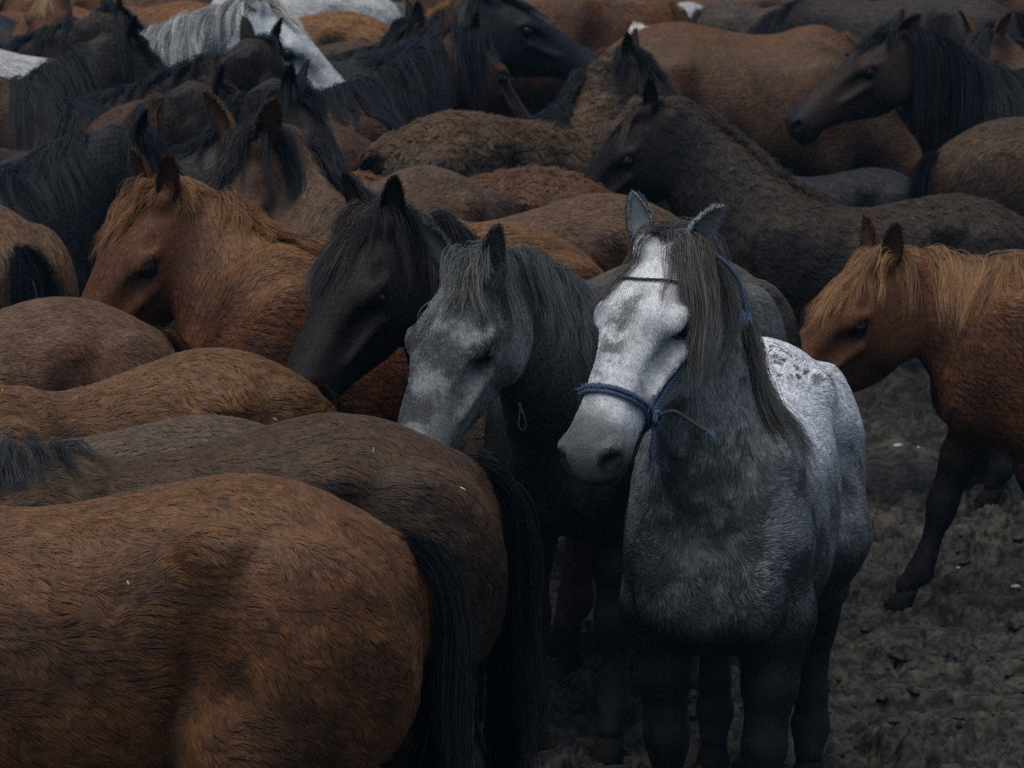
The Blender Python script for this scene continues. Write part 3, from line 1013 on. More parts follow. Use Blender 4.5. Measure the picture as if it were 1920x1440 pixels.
def ear_fur(H, ev, en, ear, dens):
    """short hair outside and inside the cup, a fringe along the rims"""
    rng = H.rng
    no, m = len(EARV) // 2, 13
    Q = EARQ[((EARQ < no).all(1)) | ((EARQ >= no).all(1))]
    W = H.to_world(ev)
    a = np.linalg.norm(np.cross(W[Q[:, 2]] - W[Q[:, 0]], W[Q[:, 3]] - W[Q[:, 1]]), axis=1) * .5
    n = max(160, int(a.sum() * dens * 1.5))
    f = rng.choice(len(Q), n, p=a / a.sum())
    u, v = rng.random(n)[:, None], rng.random(n)[:, None]
    q = Q[f]
    bl = lambda A: (A[q[:, 0]] * (1 - u) + A[q[:, 1]] * u) * (1 - v) + (A[q[:, 3]] * (1 - u) + A[q[:, 2]] * u) * v
    B, Nb = bl(ev), nrm(bl(en))
    tip = ev[no - m // 2 - 1]
    up = nrm(tip - ev[m // 2])
    room = np.linalg.norm(tip - B, axis=1)
    inside = q[:, 0] >= no
    d = nrm(up * 1.0 + Nb * np.where(inside, .7, .25)[:, None] + rng.normal(0, .15, (n, 3)))
    L = np.minimum(np.where(inside, .016, .008) * rng.uniform(.6, 1.4, n), room * .6 + .003)
    r = np.arange(no).reshape(-1, m)[:-2]
    rim = np.concatenate([r[:, 0], r[:, -1]])
    nr_ = max(80, n // 6)
    ri = rng.choice(rim, nr_)
    B2 = ev[ri] + rng.normal(0, .003, (nr_, 3)); mid = ev[:no].mean(0)
    d2 = nrm(nrm(mid - B2) * .3 + up * .8 + en[ri] * .3 + rng.normal(0, .22, (nr_, 3)))
    L2 = np.minimum(.013 * rng.uniform(.4, 1.3, nr_), np.linalg.norm(tip - B2, axis=1) * .6)
    B, Nb, d, L = np.concatenate([B, B2]), np.concatenate([Nb, en[ri]]), np.concatenate([d, d2]), np.concatenate([L, L2])
    n = len(B)
    t = np.linspace(0, 1, 4)[None, :, None]
    P = B[:, None] + d[:, None] * t * L[:, None, None]
    ec = H.sp.get('earcol', mix(H.coat['head'], H.coat['dark'], .3))
    c = np.tile(ec, (n, 1)) * rng.normal(1, .2, (n, 1))
    c[:-nr_][inside] *= 1.15  # hair inside lightened in colour against the shade of the cup
    c[-nr_:] = c[-nr_:] * .5 + H.sp.get('rim', H.coat['head'] * 1.3) * .6
    R = np.array([1, .9, .6, .15])[None] * H.sp['hairw'] * .75 * np.ones((n, 1))
    Pw = (H.to_world(P.reshape(-1, 3)) - H.base).reshape(n, 4, 3)
    return make_strands("ear_hair", Pw, R, c, Nb @ H.R.T, M_FUR, ear)

# ------------------------------------------------------------------ the herd
# at: where a point of the back is seen in the photograph (its height is the animal's own, so this fixes where it stands)
# poll: where the top of the head is seen and how far off it is; hpose: heading, downward tilt and roll of the face
HORSES = [
 dict(key='front', at=(452, 897), yaw=181, scale=1.0, coat='rust', npitch=5, furlen=.038, tuft=.022, dens=1.0, swirl=1.6, clump=.5, mane=dict(len=0), tail=dict(col=C(.016, .018, .022), n=120, len=.9),
      label="shaggy reddish brown horse nearest the camera, only its broad rump and flank in frame"),
 dict(key='second', at=(625, 782), yaw=199, scale=1.0, coat='dkbrown', npitch=-8, furlen=.038, tuft=.022, swirl=1.5, clump=.5, mane=dict(len=.24, side=1, t=(.05, .6), messy=.3), tail=dict(n=110, len=.95),
      label="dark brown shaggy horse with a black tail, directly behind the nearest rump"),
 dict(key='third', at=(388, 783), yaw=184, scale=.90, coat='taupe', npitch=-10, mane=dict(len=.15),
      label="low dull brown strip of back between the dark brown rump and the golden brown one"),
 dict(key='fourth', at=(390, 657), yaw=219, scale=.94, coat='rust', tint=dict(base=C(.185, .082, .027), top=C(.155, .080, .036)), npitch=-12, furlen=.036, swirl=1.8, mane=dict(len=.14, t=(.1, .5), rise=1.2, messy=.5), tail=dict(col=C(.05, .03, .02)),
      label="tousled golden brown rump with a ginger mane tuft at the left edge"),
 dict(key='fifth', at=(105, 560), yaw=214, scale=.97, coat='chestnut', tint=dict(base=C(.15, .075, .042), top=C(.135, .078, .045), dark=C(.08, .04, .022)), npitch=-12, furlen=.022, clump=.32, mane=dict(len=.12),
      label="short-haired brown rump at the left edge, below the chestnut head at the left"),
 dict(key='leftrump', at=(-62, 372), yaw=128, scale=1.0, coat='brown', npitch=20, tail=dict(n=130, len=.8, col=C(.014, .017, .022)),
      label="brown rump with a heavy black tail cut by the left edge"),
 dict(key='hero_chestnut', at=(925, 418), yaw=212, scale=1.04, coat='chestnut', poll=(288, 358, 10.4), hpose=(217, 51, 0), head=1.08, earcol=C(.12, .048, .02), rim=C(.28, .13, .05), q=1.3, head_seen=True,
      tint=dict(top=C(.175, .085, .032)), mane=dict(len=.17, side=1, messy=.34, t=(.2, .98), tip=C(.22, .11, .045)), forelock=dict(n=60, len=.25, side=-.9, lat=-.012, rise=.6), ears=((0, 0, 10), (0, 5, -40)),
      label="chestnut horse at the left with a tousled ginger forelock, head lowered over the rumps"),
 dict(key='hero_dark', at=(1268, 470), yaw=226, scale=1.0, coat='seal', tint=dict(base=C(.075, .052, .036), top=C(.10, .085, .068)), poll=(700, 405, 9.6), hpose=(226, 50, 0), head=1.12, q=1.3, head_seen=True,
      mane=dict(len=.36, side=1, tip=C(.05, .035, .028)), forelock=dict(n=75, len=.30, side=-.6, lat=-.008, rise=.5, tip=C(.09, .06, .045)), ears=((0, -2, 20), (0, 10, -40)),
      label="black-brown horse with a thick dark forelock, between the chestnut and the dark grey"),
 dict(key='hero_grey', at=(1085, 572), anchor='withers', yaw=246, scale=1.0, coat='grey', poll=(876, 498, 8.82), hpose=(238, 52, 2), head=1.06, headw=1.14, q=1.4, head_seen=True,
      mane=dict(len=.32, side=1, messy=.55, tip=C(.07, .07, .065)), forelock=dict(n=30, len=.19, side=.35, rise=.8), ears=((0, 2, 15), (4, 12, -45)), furlen=.022, clump=.45, tuft=.014, earcol=C(.15, .15, .145), rim=C(.3, .3, .27),
      label="dark dapple grey horse with a pale star, standing beside the haltered white-faced one"),
 dict(key='hero_white', at=(1420, 636), yaw=259, scale=.97, fat=.95, coat='white', poll=(1246, 452, 8.1), hpose=(239, 44, 3), head=1.06, headw=1.15, q=1.5, head_seen=True, dens=1.15,
      mane=dict(len=.44, side=1, messy=.5, t=(.42, .99), tip=C(.08, .066, .05), n=240, grav=.4, rise=.55), forelock=dict(n=44, len=.40, side=2.2, lat=.050, wid=.014, rise=.40, tip=C(.12, .095, .07)), ears=((0, 26, 10), (0, -2, -45)), furlen=.022, clump=.45, tuft=.014, earcol=C(.50, .51, .51), legs=(3, -2, 0, -6),
      label="white-faced dapple grey horse in a blue rope halter, facing the camera"),
 dict(key='hero_flaxen', at=(1905, 503), anchor='withers', yaw=182, scale=.90, coat='flaxen', neckw=1.12, poll=(1645, 482, 11.05), hpose=(203, 42, 0), head=1.28, earcol=C(.13, .055, .022), rim=C(.30, .15, .06), q=1.5, head_seen=True, legs=(-16, 20, 0, 0),
      mane=dict(len=.33, side=1, messy=.16, t=(.35, .98), tip=C(.20, .10, .05), n=210), forelock=dict(n=95, len=.34, side=.25, rise=.55), ears=((0, 0, 20), (0, 5, -50)),
      label="red chestnut horse with a long flaxen mane, walking in from the right edge"),
 dict(key='dark_foal', at=(1790, 367), yaw=181, scale=.88, coat='foal', foal=True, neckw=1.2, poll=(1208, 198, 13.0), hpose=(192, 48, 0), head=1.2, curl=.35, clump=.4, furlen=.032, tuft=.018, q=1.2, head_seen=True,
      mane=dict(len=.10, rise=1.3, messy=.5, n=220), forelock=dict(n=80, len=.24, side=-.3, tip=C(.13, .09, .06)),
      label="near-black woolly young horse with a pale muzzle tip, side-on behind the white-faced one"),
 dict(key='maned_bay', at=(1862, 140), anchor='withers', yaw=184, scale=1.08, coat='bay', tint=dict(base=C(.060, .036, .026), top=C(.07, .055, .045), head=C(.048, .030, .022)), poll=(1672, 58, 14.75), hpose=(193, 35, 0), head=.94, head_seen=True, q=1.5,
      mane=dict(len=.52, side=1, n=230, messy=.12), forelock=dict(n=60, len=.20, side=.2), ears=((-35, 0, 30), (-30, 0, 0)),
      label="dark bay horse in profile at the upper right with a very long black mane"),
 dict(key='long_brown', at=(1235, 72), yaw=12, scale=1.06, coat='brown', furlen=.020, npitch=-30, mane=dict(len=.1),
      label="large brown horse standing side-on at the upper right, behind the dark bay's muzzle"),
 dict(key='back_line', at=(1262, 42), yaw=6, scale=1.04, coat='rust', furlen=.02, npitch=-30, mane=dict(len=.1),
      label="ginger brown back line just above the large brown flank at the upper right"),
 dict(key='right_rump', at=(1905, 222), yaw=12, scale=.97, coat='dkbrown', furlen=.036, npitch=10, tail=dict(n=90),
      label="shaggy dark brown rump cut by the right edge, its tail hanging to the left"),
 dict(key='bay_front', at=(792, 314), yaw=247, scale=1.04, coat='bay', tint=dict(base=C(.105, .060, .034), top=C(.115, .070, .042), head=C(.105, .056, .031)), poll=(458, 256, 11.4), hpose=(232, 58, 0), head=1.25, head_seen=True, q=1.5,
      mane=dict(len=.40, side=1, n=230, messy=.2), forelock=dict(n=36, len=.24, side=-.5, tip=C(.06, .045, .04)), earlen=1.1, ears=((0, 14, 0), (0, 14, -40)), rim=C(.25, .15, .08), earcol=C(.15, .075, .036),
      label="bay horse with large upright tan ears and black forelock, behind the chestnut at the left"),
 dict(key='long_back', at=(1130, 364), yaw=208, scale=1.0, coat='brown', tint=dict(base=C(.12, .068, .036)), npitch=-10, nyaw=-60, furlen=.026, mane=dict(len=.1),
      label="long tan brown back sloping across the middle, behind the ginger rump"),
 dict(key='red_curly', at=(1010, 317), yaw=181, scale=.95, coat='curly', curl=.8, tint=dict(base=C(.11, .05, .022), top=C(.13, .062, .028), dark=C(.04, .02, .011)), npitch=-35, furlen=.034, mane=dict(len=0),
      label="reddish curly-coated strip of back between the tan back and the woolly rump"),
 dict(key='curly_foal', at=(850, 213), yaw=40, scale=1.05, coat='curly', curl=.8, poll=(1188, 104, 14.25), hpose=(345, 42, 0), head=.9, furlen=.038, tuft=.03, mane=dict(len=.22, side=-1, messy=.6, n=200), forelock=dict(n=40, len=.2),
      label="curly grey-brown horse seen from its woolly round rump, ragged black mane to the right"),
 dict(key='bay_right', at=(650, 180), anchor='withers', yaw=24, scale=1.08, coat='bay', poll=(872, 66, 14.8), hpose=(52, 40, 0), head_seen=True, q=1.5,
      mane=dict(len=.40, side=-1, n=240, messy=.24), forelock=dict(n=30, len=.18), ears=((0, 0, 0), (-10, 0, 60)),
      label="bay horse with a wavy black mane looking right, left of the all-black head"),
 dict(key='black_head', at=(800, 97), anchor='withers', yaw=4, scale=1.1, coat='black', poll=(918, -8, 16.2), hpose=(8, 27, 0), head=1.0, head_seen=True, mane=dict(len=.3, side=-1), tint=dict(head=C(.017, .018, .022)),
      label="all-black head in profile facing right at the top centre"),
 dict(key='white_head', at=(235, 92), anchor='withers', yaw=-4, scale=1.1, coat='pale', poll=(496, 6, 15.5), hpose=(-6, 43, 0), head=1.1, head_seen=True, q=1.4, mane=dict(len=.28, side=-1, n=180, tip=C(.35, .36, .36)), forelock=dict(n=50, len=.2, tip=C(.5, .46, .36)), ears=((-30, 0, 0), (-30, 0, 20)),
      label="white horse with white mane looking right at the upper left"),
 dict(key='dark_neck', at=(205, 187), anchor='withers', yaw=8, scale=1.02, coat='seal', poll=(492, 82, 14.5), hpose=(68, 50, 0), head_seen=True, mane=dict(len=.12, side=1), ears=((0, 0, 0), (0, 0, 60)),
      label="dark horse stretching its smooth neck to the right below the white head"),
 dict(key='ears_left', at=(28, 178), anchor='withers', yaw=10, scale=1.04, coat='seal', poll=(240, 72, 15.2), hpose=(28, 46, 0), head_seen=True, mane=dict(len=.30, side=-1, n=200), ears=((0, 0, 0), (0, 6, 30)),
      label="dark horse at the upper left with blue-black mane and two pricked ears, head turned right"),
 dict(key='ears_behind', at=(-20, 100), anchor='withers', yaw=8, scale=1.06, coat='seal', tint=dict(base=C(.05, .03, .02)), poll=(218, 28, 16.2), hpose=(30, 40, 0), head_seen=True, mane=dict(len=.16, side=1),
      label="dark brown horse behind the pricked ears at the upper left corner"),
 dict(key='tousled', at=(235, 262), anchor='withers', yaw=20, scale=.98, coat='seal', poll=(405, 165, 13.6), hpose=(20, 52, 0), head_seen=True, manecol=C(.085, .052, .030), mane=dict(len=.22, side=-1, messy=.5, n=180), forelock=dict(n=70, len=.3),
      label="dark horse with a tousled light brown mane, left of the black pricked ear"),
 dict(key='dark_ear', at=(440, 268), anchor='withers', yaw=28, scale=1.0, coat='seal', poll=(556, 168, 13.25), hpose=(-20, 55, 0), head_seen=True, mane=dict(len=.24, side=-1, messy=.35), forelock=dict(n=50, len=.2), tint=dict(base=C(.022, .018, .017)),
      label="dark horse with one sharp upright ear, in front of the white horse's muzzle"),
 dict(key='left_mane', at=(165, 222), anchor='withers', yaw=186, scale=1.04, coat='bay', poll=(-70, 150, 13.9), hpose=(190, 50, 0), mane=dict(len=.42, side=1, n=240),
      label="bay neck under a heavy black mane cut by the left edge"),
 dict(key='black_left', at=(10, 345), anchor='withers', yaw=-6, scale=1.0, coat='black', poll=(262, 255, 12.5), hpose=(12, 56, 0), head_seen=True, q=1.4, mane=dict(len=.34, side=-1, n=220, messy=.3), forelock=dict(n=90, len=.3, rise=.7),
      label="black horse at the left edge, head lowered to the right behind the chestnut's ears"),
 dict(key='low_mane', at=(700, 290), anchor='withers', yaw=190, scale=.86, coat='seal', npitch=-5, manecol=C(.06, .038, .026), mane=dict(len=.16, messy=.6, n=160, rise=1.1), foal=True, curl=.4,
      label="low brown tousled mane line below the bay's black mane"),
 dict(key='ears_right', at=(1960, 134), anchor='withers', yaw=200, scale=1.04, coat='bay', poll=(1845, 62, 15.9), hpose=(248, 50, 0), head_seen=True, mane=dict(len=.2), forelock=dict(n=60, len=.3), ears=((0, 14, 10), (0, 14, 10)), rim=C(.3, .18, .09), earcol=C(.17, .085, .04),
      label="bay head with two tan pricked ears in the upper right corner"),
 dict(key='dark_corner', at=(1790, -18), yaw=170, scale=1.05, coat='seal', npitch=-20,
      label="dark back behind the long-maned bay's poll at the top right"),
 dict(key='curly_top', at=(1565, -4), yaw=185, scale=.95, coat='curly', curl=.6, npitch=-30, tint=dict(base=C(.075, .058, .042), top=C(.10, .078, .055)),
      label="greyish brown woolly back at the top edge, left of the long-maned bay"),
 dict(key='brown_back', at=(668, 78), yaw=182, scale=1.02, coat='dkbrown', npitch=-30, furlen=.022,
      label="dull brown back between the white horse's nose and the bay's mane"),
 dict(key='ginger_back', at=(640, 22), yaw=184, scale=1.0, coat='rust', tint=dict(base=C(.21, .095, .034), top=C(.23, .11, .04)), npitch=-30, furlen=.05,
      label="long-haired ginger back at the top, right of the white head"),
 dict(key='pale_back', at=(640, -30), yaw=186, scale=1.0, coat='pale', npitch=-30,
      label="pale grey back at the top edge above the ginger back"),
 dict(key='blaze', at=(40, 54), anchor='withers', yaw=230, scale=1.0, coat='chestnut', tint=dict(base=C(.19, .085, .034), top=C(.2, .1, .04)), poll=(92, -32, 18.3), hpose=(265, 52, 0), head_seen=True, mane=dict(len=.25, side=1), manecol=C(.3, .19, .10),
      label="chestnut face with a pale mane looking out at the top left corner"),
 dict(key='orange_back', at=(352, 3), yaw=183, scale=1.0, coat='rust', tint=dict(base=C(.19, .08, .028), top=C(.2, .09, .033)), npitch=-25,
      label="orange brown back at the top, left of the white head"),
 dict(key='orange_low', at=(240, 12), yaw=190, scale=.95, coat='chestnut', npitch=-25,
      label="lower chestnut back in front of the orange one at the top left"),
 dict(key='rust_legs', at=(1150, -38), yaw=170, scale=1.05, coat='rust', npitch=-25,
      label="rusty brown body with a dark belly at the top edge, right of the black head"),
 dict(key='pale_rump', at=(1288, 4), yaw=246, scale=.92, coat='pale', npitch=-30,
      label="pale grey rump at the top edge right of centre"),
 dict(key='brown_legs', at=(1425, -34), yaw=200, scale=1.0, coat='brown', npitch=-20,
      label="brown body seen between the pale rump and the woolly back at the top"),
 dict(key='grey_edge', at=(-40, 20), yaw=150, scale=1.05, coat='black', npitch=20, tint=dict(base=C(.04, .045, .052)),
      label="slate dark rump at the left edge near the top corner"),
 dict(key='white_patch', at=(-100, 86), yaw=185, scale=.90, coat='pale', tint=dict(base=C(.18, .185, .19), top=C(.20, .21, .215)), npitch=-30,
      label="small patch of white back near the top left corner"),
 dict(key='ruffled', at=(680, 109), anchor='withers', yaw=5, scale=1.0, coat='curly', poll=(772, 42, 16.6), hpose=(200, 45, 0), head_seen=True, mane=dict(len=.28, side=-1, messy=.8, n=200), forelock=dict(n=60, len=.3),
      label="ruffled brown-maned head with small ears left of the black head"),
 dict(key='gap_foal', at=(1640, 316), yaw=176, scale=.68, coat='black', foal=True, npitch=-30, mane=dict(len=.1),  # added dark body, stands in for the deep shade of this gap
      label="dark foal shape added for the deep shade between the large brown flank and the woolly black-brown back"),
 dict(key='far_a', at=(120, -46), yaw=10, scale=1.05, coat='rust', npitch=-20, mane=dict(len=.1), label="golden brown back at the very top left, behind the chestnut face"),
 dict(key='far_b', at=(520, -62), yaw=185, scale=1.05, coat='brown', npitch=-20, mane=dict(len=.1), label="brown back at the very top, behind the white head"),
 dict(key='far_c', at=(860, -58), yaw=5, scale=1.05, coat='rust', npitch=-20, mane=dict(len=.1), label="reddish back at the very top, behind the ruffled head and the black head"),
 dict(key='far_d', at=(1330, -70), yaw=184, scale=1.05, coat='dkbrown', npitch=-20, mane=dict(len=.1), label="dark brown back at the very top, behind the pale rump"),
 dict(key='far_e', at=(1640, -66), yaw=8, scale=1.05, coat='rust', npitch=-20, mane=dict(len=.1), label="ginger back at the very top, behind the woolly one"),
 dict(key='far_f', at=(1900, -60), yaw=176, scale=1.08, coat='brown', npitch=-20, mane=dict(len=.1), label="brown back at the very top right corner"),
]
#RUN
for sp in HORSES:
    build_body(sp)
depth_maps()
for H in HERD:
    finish(H)

# ------------------------------------------------------------------ trampled mud
def axis(lo, hi, step, far, grow=1.22):
    a = list(np.arange(lo, hi, step))
    d = step
    while a[-1] < far:
        d *= grow; a.append(a[-1] + d)
    d = step
    while a[0] > -far:
        d *= grow; a.insert(0, a[0] - d)
    return np.array(a)

def cells(P2, size, seed):
    """packed lumps: 0 in the cracks, up to 1 on top, each lump with a height of its own"""
    q = P2 / size
    b = np.floor(q)
    best = np.full(len(q), 9.0); hh = np.zeros(len(q)); sec = np.full(len(q), 9.0); tilt = np.zeros(len(q))
    for i in (-1, 0, 1):
        for j in (-1, 0, 1):
            c = b + C(i, j)
            k = np.concatenate([c, c[:, :1] * 0 + seed], 1)
            n_ = k.astype(np.int64).astype(np.uint32) * np.array([374761393, 668265263, 2246822519], np.uint32)
            n_ = n_.sum(1, dtype=np.uint32)
            o = np.stack([_hash(n_ + np.uint32(97531 * (a + 1))) for a in range(5)], 1)
            dv = q - c - .1 - .8 * o[:, :2]
            d = np.hypot(*dv.T)
            m = d < best
            sec = np.where(m, best, np.minimum(sec, d))
            hh = np.where(m, o[:, 2], hh); best = np.where(m, d, best)
            tilt = np.where(m, dv[:, 0] * (o[:, 3] - .5) + dv[:, 1] * (o[:, 4] - .5), tilt)
    return sstep(0, .26, sec - best) * (.30 + .70 * hh + 1.5 * tilt) * (1 - .25 * best)

def mud_height(P2):
    """lumps and hoof holes of the trodden ground (N,2) -> height"""
    P = np.concatenate([P2, np.zeros((len(P2), 1))], 1)
    wv = lambda f, a, s: a * (np.stack([fbm(P * f, s, 2), fbm(P * f + 9, s + 1, 2)], 1) - .5)
    w = P2 + wv(9, .06, 5)
    big = fbm(P * 1.6, 101, 2) - .5
    lump = 1 - np.abs(2 * fbm(P * 6.5, 111, 2) - 1)
    hole = sstep(.56, .72, vnoise(P * 5.0 + 40, 131))
    rough = sstep(.30, .60, fbm(P * 2.3 + 5, 141, 2))
    h = big * .09 + (lump - .75) * .05 - hole * .06
    h = h + (cells(w, .17, 4) - .4) * .050 * (.3 + rough)
    h = h + (cells(w, .080, 1) - .4) * .022 * (.4 + rough) + (cells(w + wv(30, .02, 15), .036, 2) - .4) * .008 * (.5 + rough)
    h = h + (cells(P2 + wv(60, .012, 25), .019, 3) - .4) * .004 + (fbm(P * 70, 121, 2) - .5) * .004
    fade = np.clip(1.5 - np.linalg.norm(P2 - C(1, 11), axis=1) / 30, 0, 1)
    return h * fade - .02

gx = axis(-.55, 2.35, .0085, 600, 1.3)
gy = axis(7.5, 13.0, .011, 600, 1.3)
GX, GY = np.meshgrid(gx, gy, indexing='ij')
g2 = np.stack([GX.ravel(), GY.ravel()], 1)
gz = mud_height(g2)
for H in HERD:                                           # hooves sink in: the mud is pressed down under each
    for ch in H.legs:
        p = H.to_world(ch[-1][0][None])[0]
        if 7 < p[1] < 13.5 and -1.4 < p[0] < 3.2:
            d = np.hypot(g2[:, 0] - p[0] , g2[:, 1] - p[1])
            gz = np.where(d < .09, np.minimum(gz, -.006), gz + .018 * np.exp(-((d - .12) / .03) ** 2))
gv = np.concatenate([g2, gz[:, None]], 1)
nx_, ny_ = len(gx), len(gy)
ii = (np.arange(nx_ - 1)[:, None] * ny_ + np.arange(ny_ - 1)[None]).ravel()
gq = np.stack([ii, ii + ny_, ii + ny_ + 1, ii + 1], 1)

M_MUD, N_, L_, b = new_mat("trodden_mud")
tc = N_.new("ShaderNodeTexCoord")
n1 = N_.new("ShaderNodeTexNoise"); n1.inputs["Scale"].default_value = 13; n1.inputs["Detail"].default_value = 8
n2 = N_.new("ShaderNodeTexNoise"); n2.inputs["Scale"].default_value = 48; n2.inputs["Detail"].default_value = 6
L_.new(tc.outputs["Object"], n1.inputs["Vector"]); L_.new(tc.outputs["Object"], n2.inputs["Vector"])
r1 = N_.new("ShaderNodeValToRGB")
r1.color_ramp.elements[0].position, r1.color_ramp.elements[0].color = .43, (.005, .005, .0045, 1)
r1.color_ramp.elements[1].position, r1.color_ramp.elements[1].color = .62, (.062, .054, .040, 1)
mm = N_.new("ShaderNodeMath"); mm.operation = 'MULTIPLY_ADD'; mm.inputs[1].default_value = .45
L_.new(n2.outputs["Fac"], mm.inputs[0])
m2 = N_.new("ShaderNodeMath"); m2.operation = 'MULTIPLY'; m2.inputs[1].default_value = .55
L_.new(n1.outputs["Fac"], m2.inputs[0]); L_.new(m2.outputs[0], mm.inputs[2])
L_.new(mm.outputs[0], r1.inputs[0]); L_.new(r1.outputs[0], b.inputs["Base Color"])
bp = N_.new("ShaderNodeBump"); bp.inputs["Strength"].default_value = .8; bp.inputs["Distance"].default_value = .006
L_.new(n2.outputs["Fac"], bp.inputs["Height"]); L_.new(bp.outputs[0], b.inputs["Normal"])
rr = N_.new("ShaderNodeMapRange"); rr.inputs[3].default_value = .55; rr.inputs[4].default_value = .95
L_.new(n1.outputs["Fac"], rr.inputs[0]); L_.new(rr.outputs[0], b.inputs["Roughness"])
b.inputs["Specular IOR Level"].default_value = .3
go = make_mesh("ground", gv, gq, M_MUD, None)
go["kind"] = "structure"; go["label"] = "dark trampled mud under the herd"

# crumbled clods, too many to count
rng = np.random.default_rng(5)
S0, SQ = sphere_geometry(1.0, 6, 9)
nC = 1800
cp = np.stack([rng.uniform(-.9, 2.5, nC), 7.4 + 5.0 * rng.random(nC) ** 1.15], 1)
cr = (.005 + .020 * rng.random(nC) ** 2.6) * np.where(vnoise(np.concatenate([cp * 2.2, cp[:, :1] * 0], 1), 44) > .42, 1.15, .55)
ca = rng.uniform(0, 2 * pi, nC)
v = S0[None] * (cr[:, None, None] * np.stack([rng.uniform(.7, 1.5, nC), rng.uniform(.7, 1.2, nC), rng.uniform(.35, .7, nC)], 1)[:, None, :])
flat = (S0[None] * 1.6 + (np.arange(nC) * 3.17)[:, None, None]).reshape(-1, 3)
v = v * (1 + 1.7 * (fbm(flat, 7, 2) - .5)).reshape(nC, -1, 1)
v = np.stack([v[..., 0] * np.cos(ca)[:, None] - v[..., 1] * np.sin(ca)[:, None], v[..., 0] * np.sin(ca)[:, None] + v[..., 1] * np.cos(ca)[:, None], v[..., 2]], -1)
v = v + np.concatenate([cp, (mud_height(cp) + cr * .25)[:, None]], 1)[:, None, :]
cq = (SQ[None] + (np.arange(nC) * len(S0))[:, None, None]).reshape(-1, 4)
co = make_mesh("mud_clods", v.reshape(-1, 3), cq, M_MUD, None)
co["kind"] = "stuff"; co["label"] = "crumbled clods covering the trampled mud"; co["category"] = "clods"

# ------------------------------------------------------------------ rope halter on the white-faced horse
BY = {H.sp['key']: H for H in HERD}
M_ROPE, N_, L_, b = new_mat("blue_rope")
t_ = N_.new("ShaderNodeTexNoise"); t_.inputs["Scale"].default_value = 300
r_ = N_.new("ShaderNodeValToRGB"); r_.color_ramp.elements[0].color = (.020, .036, .075, 1); r_.color_ramp.elements[1].color = (.065, .105, .19, 1)
L_.new(t_.outputs[0], r_.inputs[0]); L_.new(r_.outputs[0], b.inputs["Base Color"]); b.inputs["Roughness"].default_value = .7
M_CORD, N_, L_, b = new_mat("dark_cord")
t_ = N_.new("ShaderNodeTexNoise"); t_.inputs["Scale"].default_value = 200
r_ = N_.new("ShaderNodeValToRGB"); r_.color_ramp.elements[0].color = (.012, .013, .014, 1); r_.color_ramp.elements[1].color = (.05, .048, .045, 1)
L_.new(t_.outputs[0], r_.inputs[0]); L_.new(r_.outputs[0], b.inputs["Base Color"]); b.inputs["Roughness"].default_value = .8

def resample(P, n):
    P = np.asarray(P, float)
    # Catmull-Rom through the points
    Q = np.concatenate([[2 * P[0] - P[1]], P, [2 * P[-1] - P[-2]]])
    out = []
    for i in range(len(P) - 1):
        t = np.linspace(0, 1, 12, endpoint=False)[:, None]
        a, b_, c, d = Q[i:i + 4]
        out.append(.5 * (2 * b_ + (c - a) * t + (2 * a - 5 * b_ + 4 * c - d) * t * t + (3 * b_ - a - 3 * c + d) * t ** 3))
    out = np.concatenate(out + [P[-1:]])
    s = np.concatenate([[0], np.cumsum(np.linalg.norm(np.diff(out, axis=0), axis=1))])
    u = np.linspace(0, s[-1], n)
    return np.stack([np.interp(u, s, out[:, a]) for a in range(3)], 1)

def tube(P, r, m=7):
    T = nrm(np.gradient(P, axis=0))
    U = nrm(np.cross(T, np.array([.31, .52, .79])))
    W = np.cross(T, U)
    a = np.linspace(0, 2 * pi, m, endpoint=False)
    V = P[:, None] + (U[:, None] * np.cos(a)[None, :, None] + W[:, None] * np.sin(a)[None, :, None]) * np.broadcast_to(r, (len(P),))[:, None, None]
    n = len(P)
    i = (np.arange(n - 1)[:, None] * m + np.arange(m)[None])
    j = (np.arange(n - 1)[:, None] * m + (np.arange(m)[None] + 1) % m)
    return V.reshape(-1, 3), np.stack([i, j, j + m, i + m], -1).reshape(-1, 4)

def rope(P, r, turns=110, strands=3):
    """laid rope: strands twisted round the path"""
    L = np.linalg.norm(np.diff(P, axis=0), axis=1).sum()
    n = int(max(24, L * 420))
    P = resample(P, n)
    T = nrm(np.gradient(P, axis=0))
    U = nrm(np.cross(T, np.array([.31, .52, .79]))); W = np.cross(T, U)
    ang = np.linspace(0, L * turns * 2 * pi / 2, n)
    Vs, Qs, o = [], [], 0
    for k in range(strands):
        a = ang + k * 2 * pi / strands
        c = P + (U * np.cos(a)[:, None] + W * np.sin(a)[:, None]) * r * .55
        v, q = tube(c, r * .58, 6)
        Vs.append(v); Qs.append(q + o); o += len(v)
    return np.concatenate(Vs), np.concatenate(Qs)

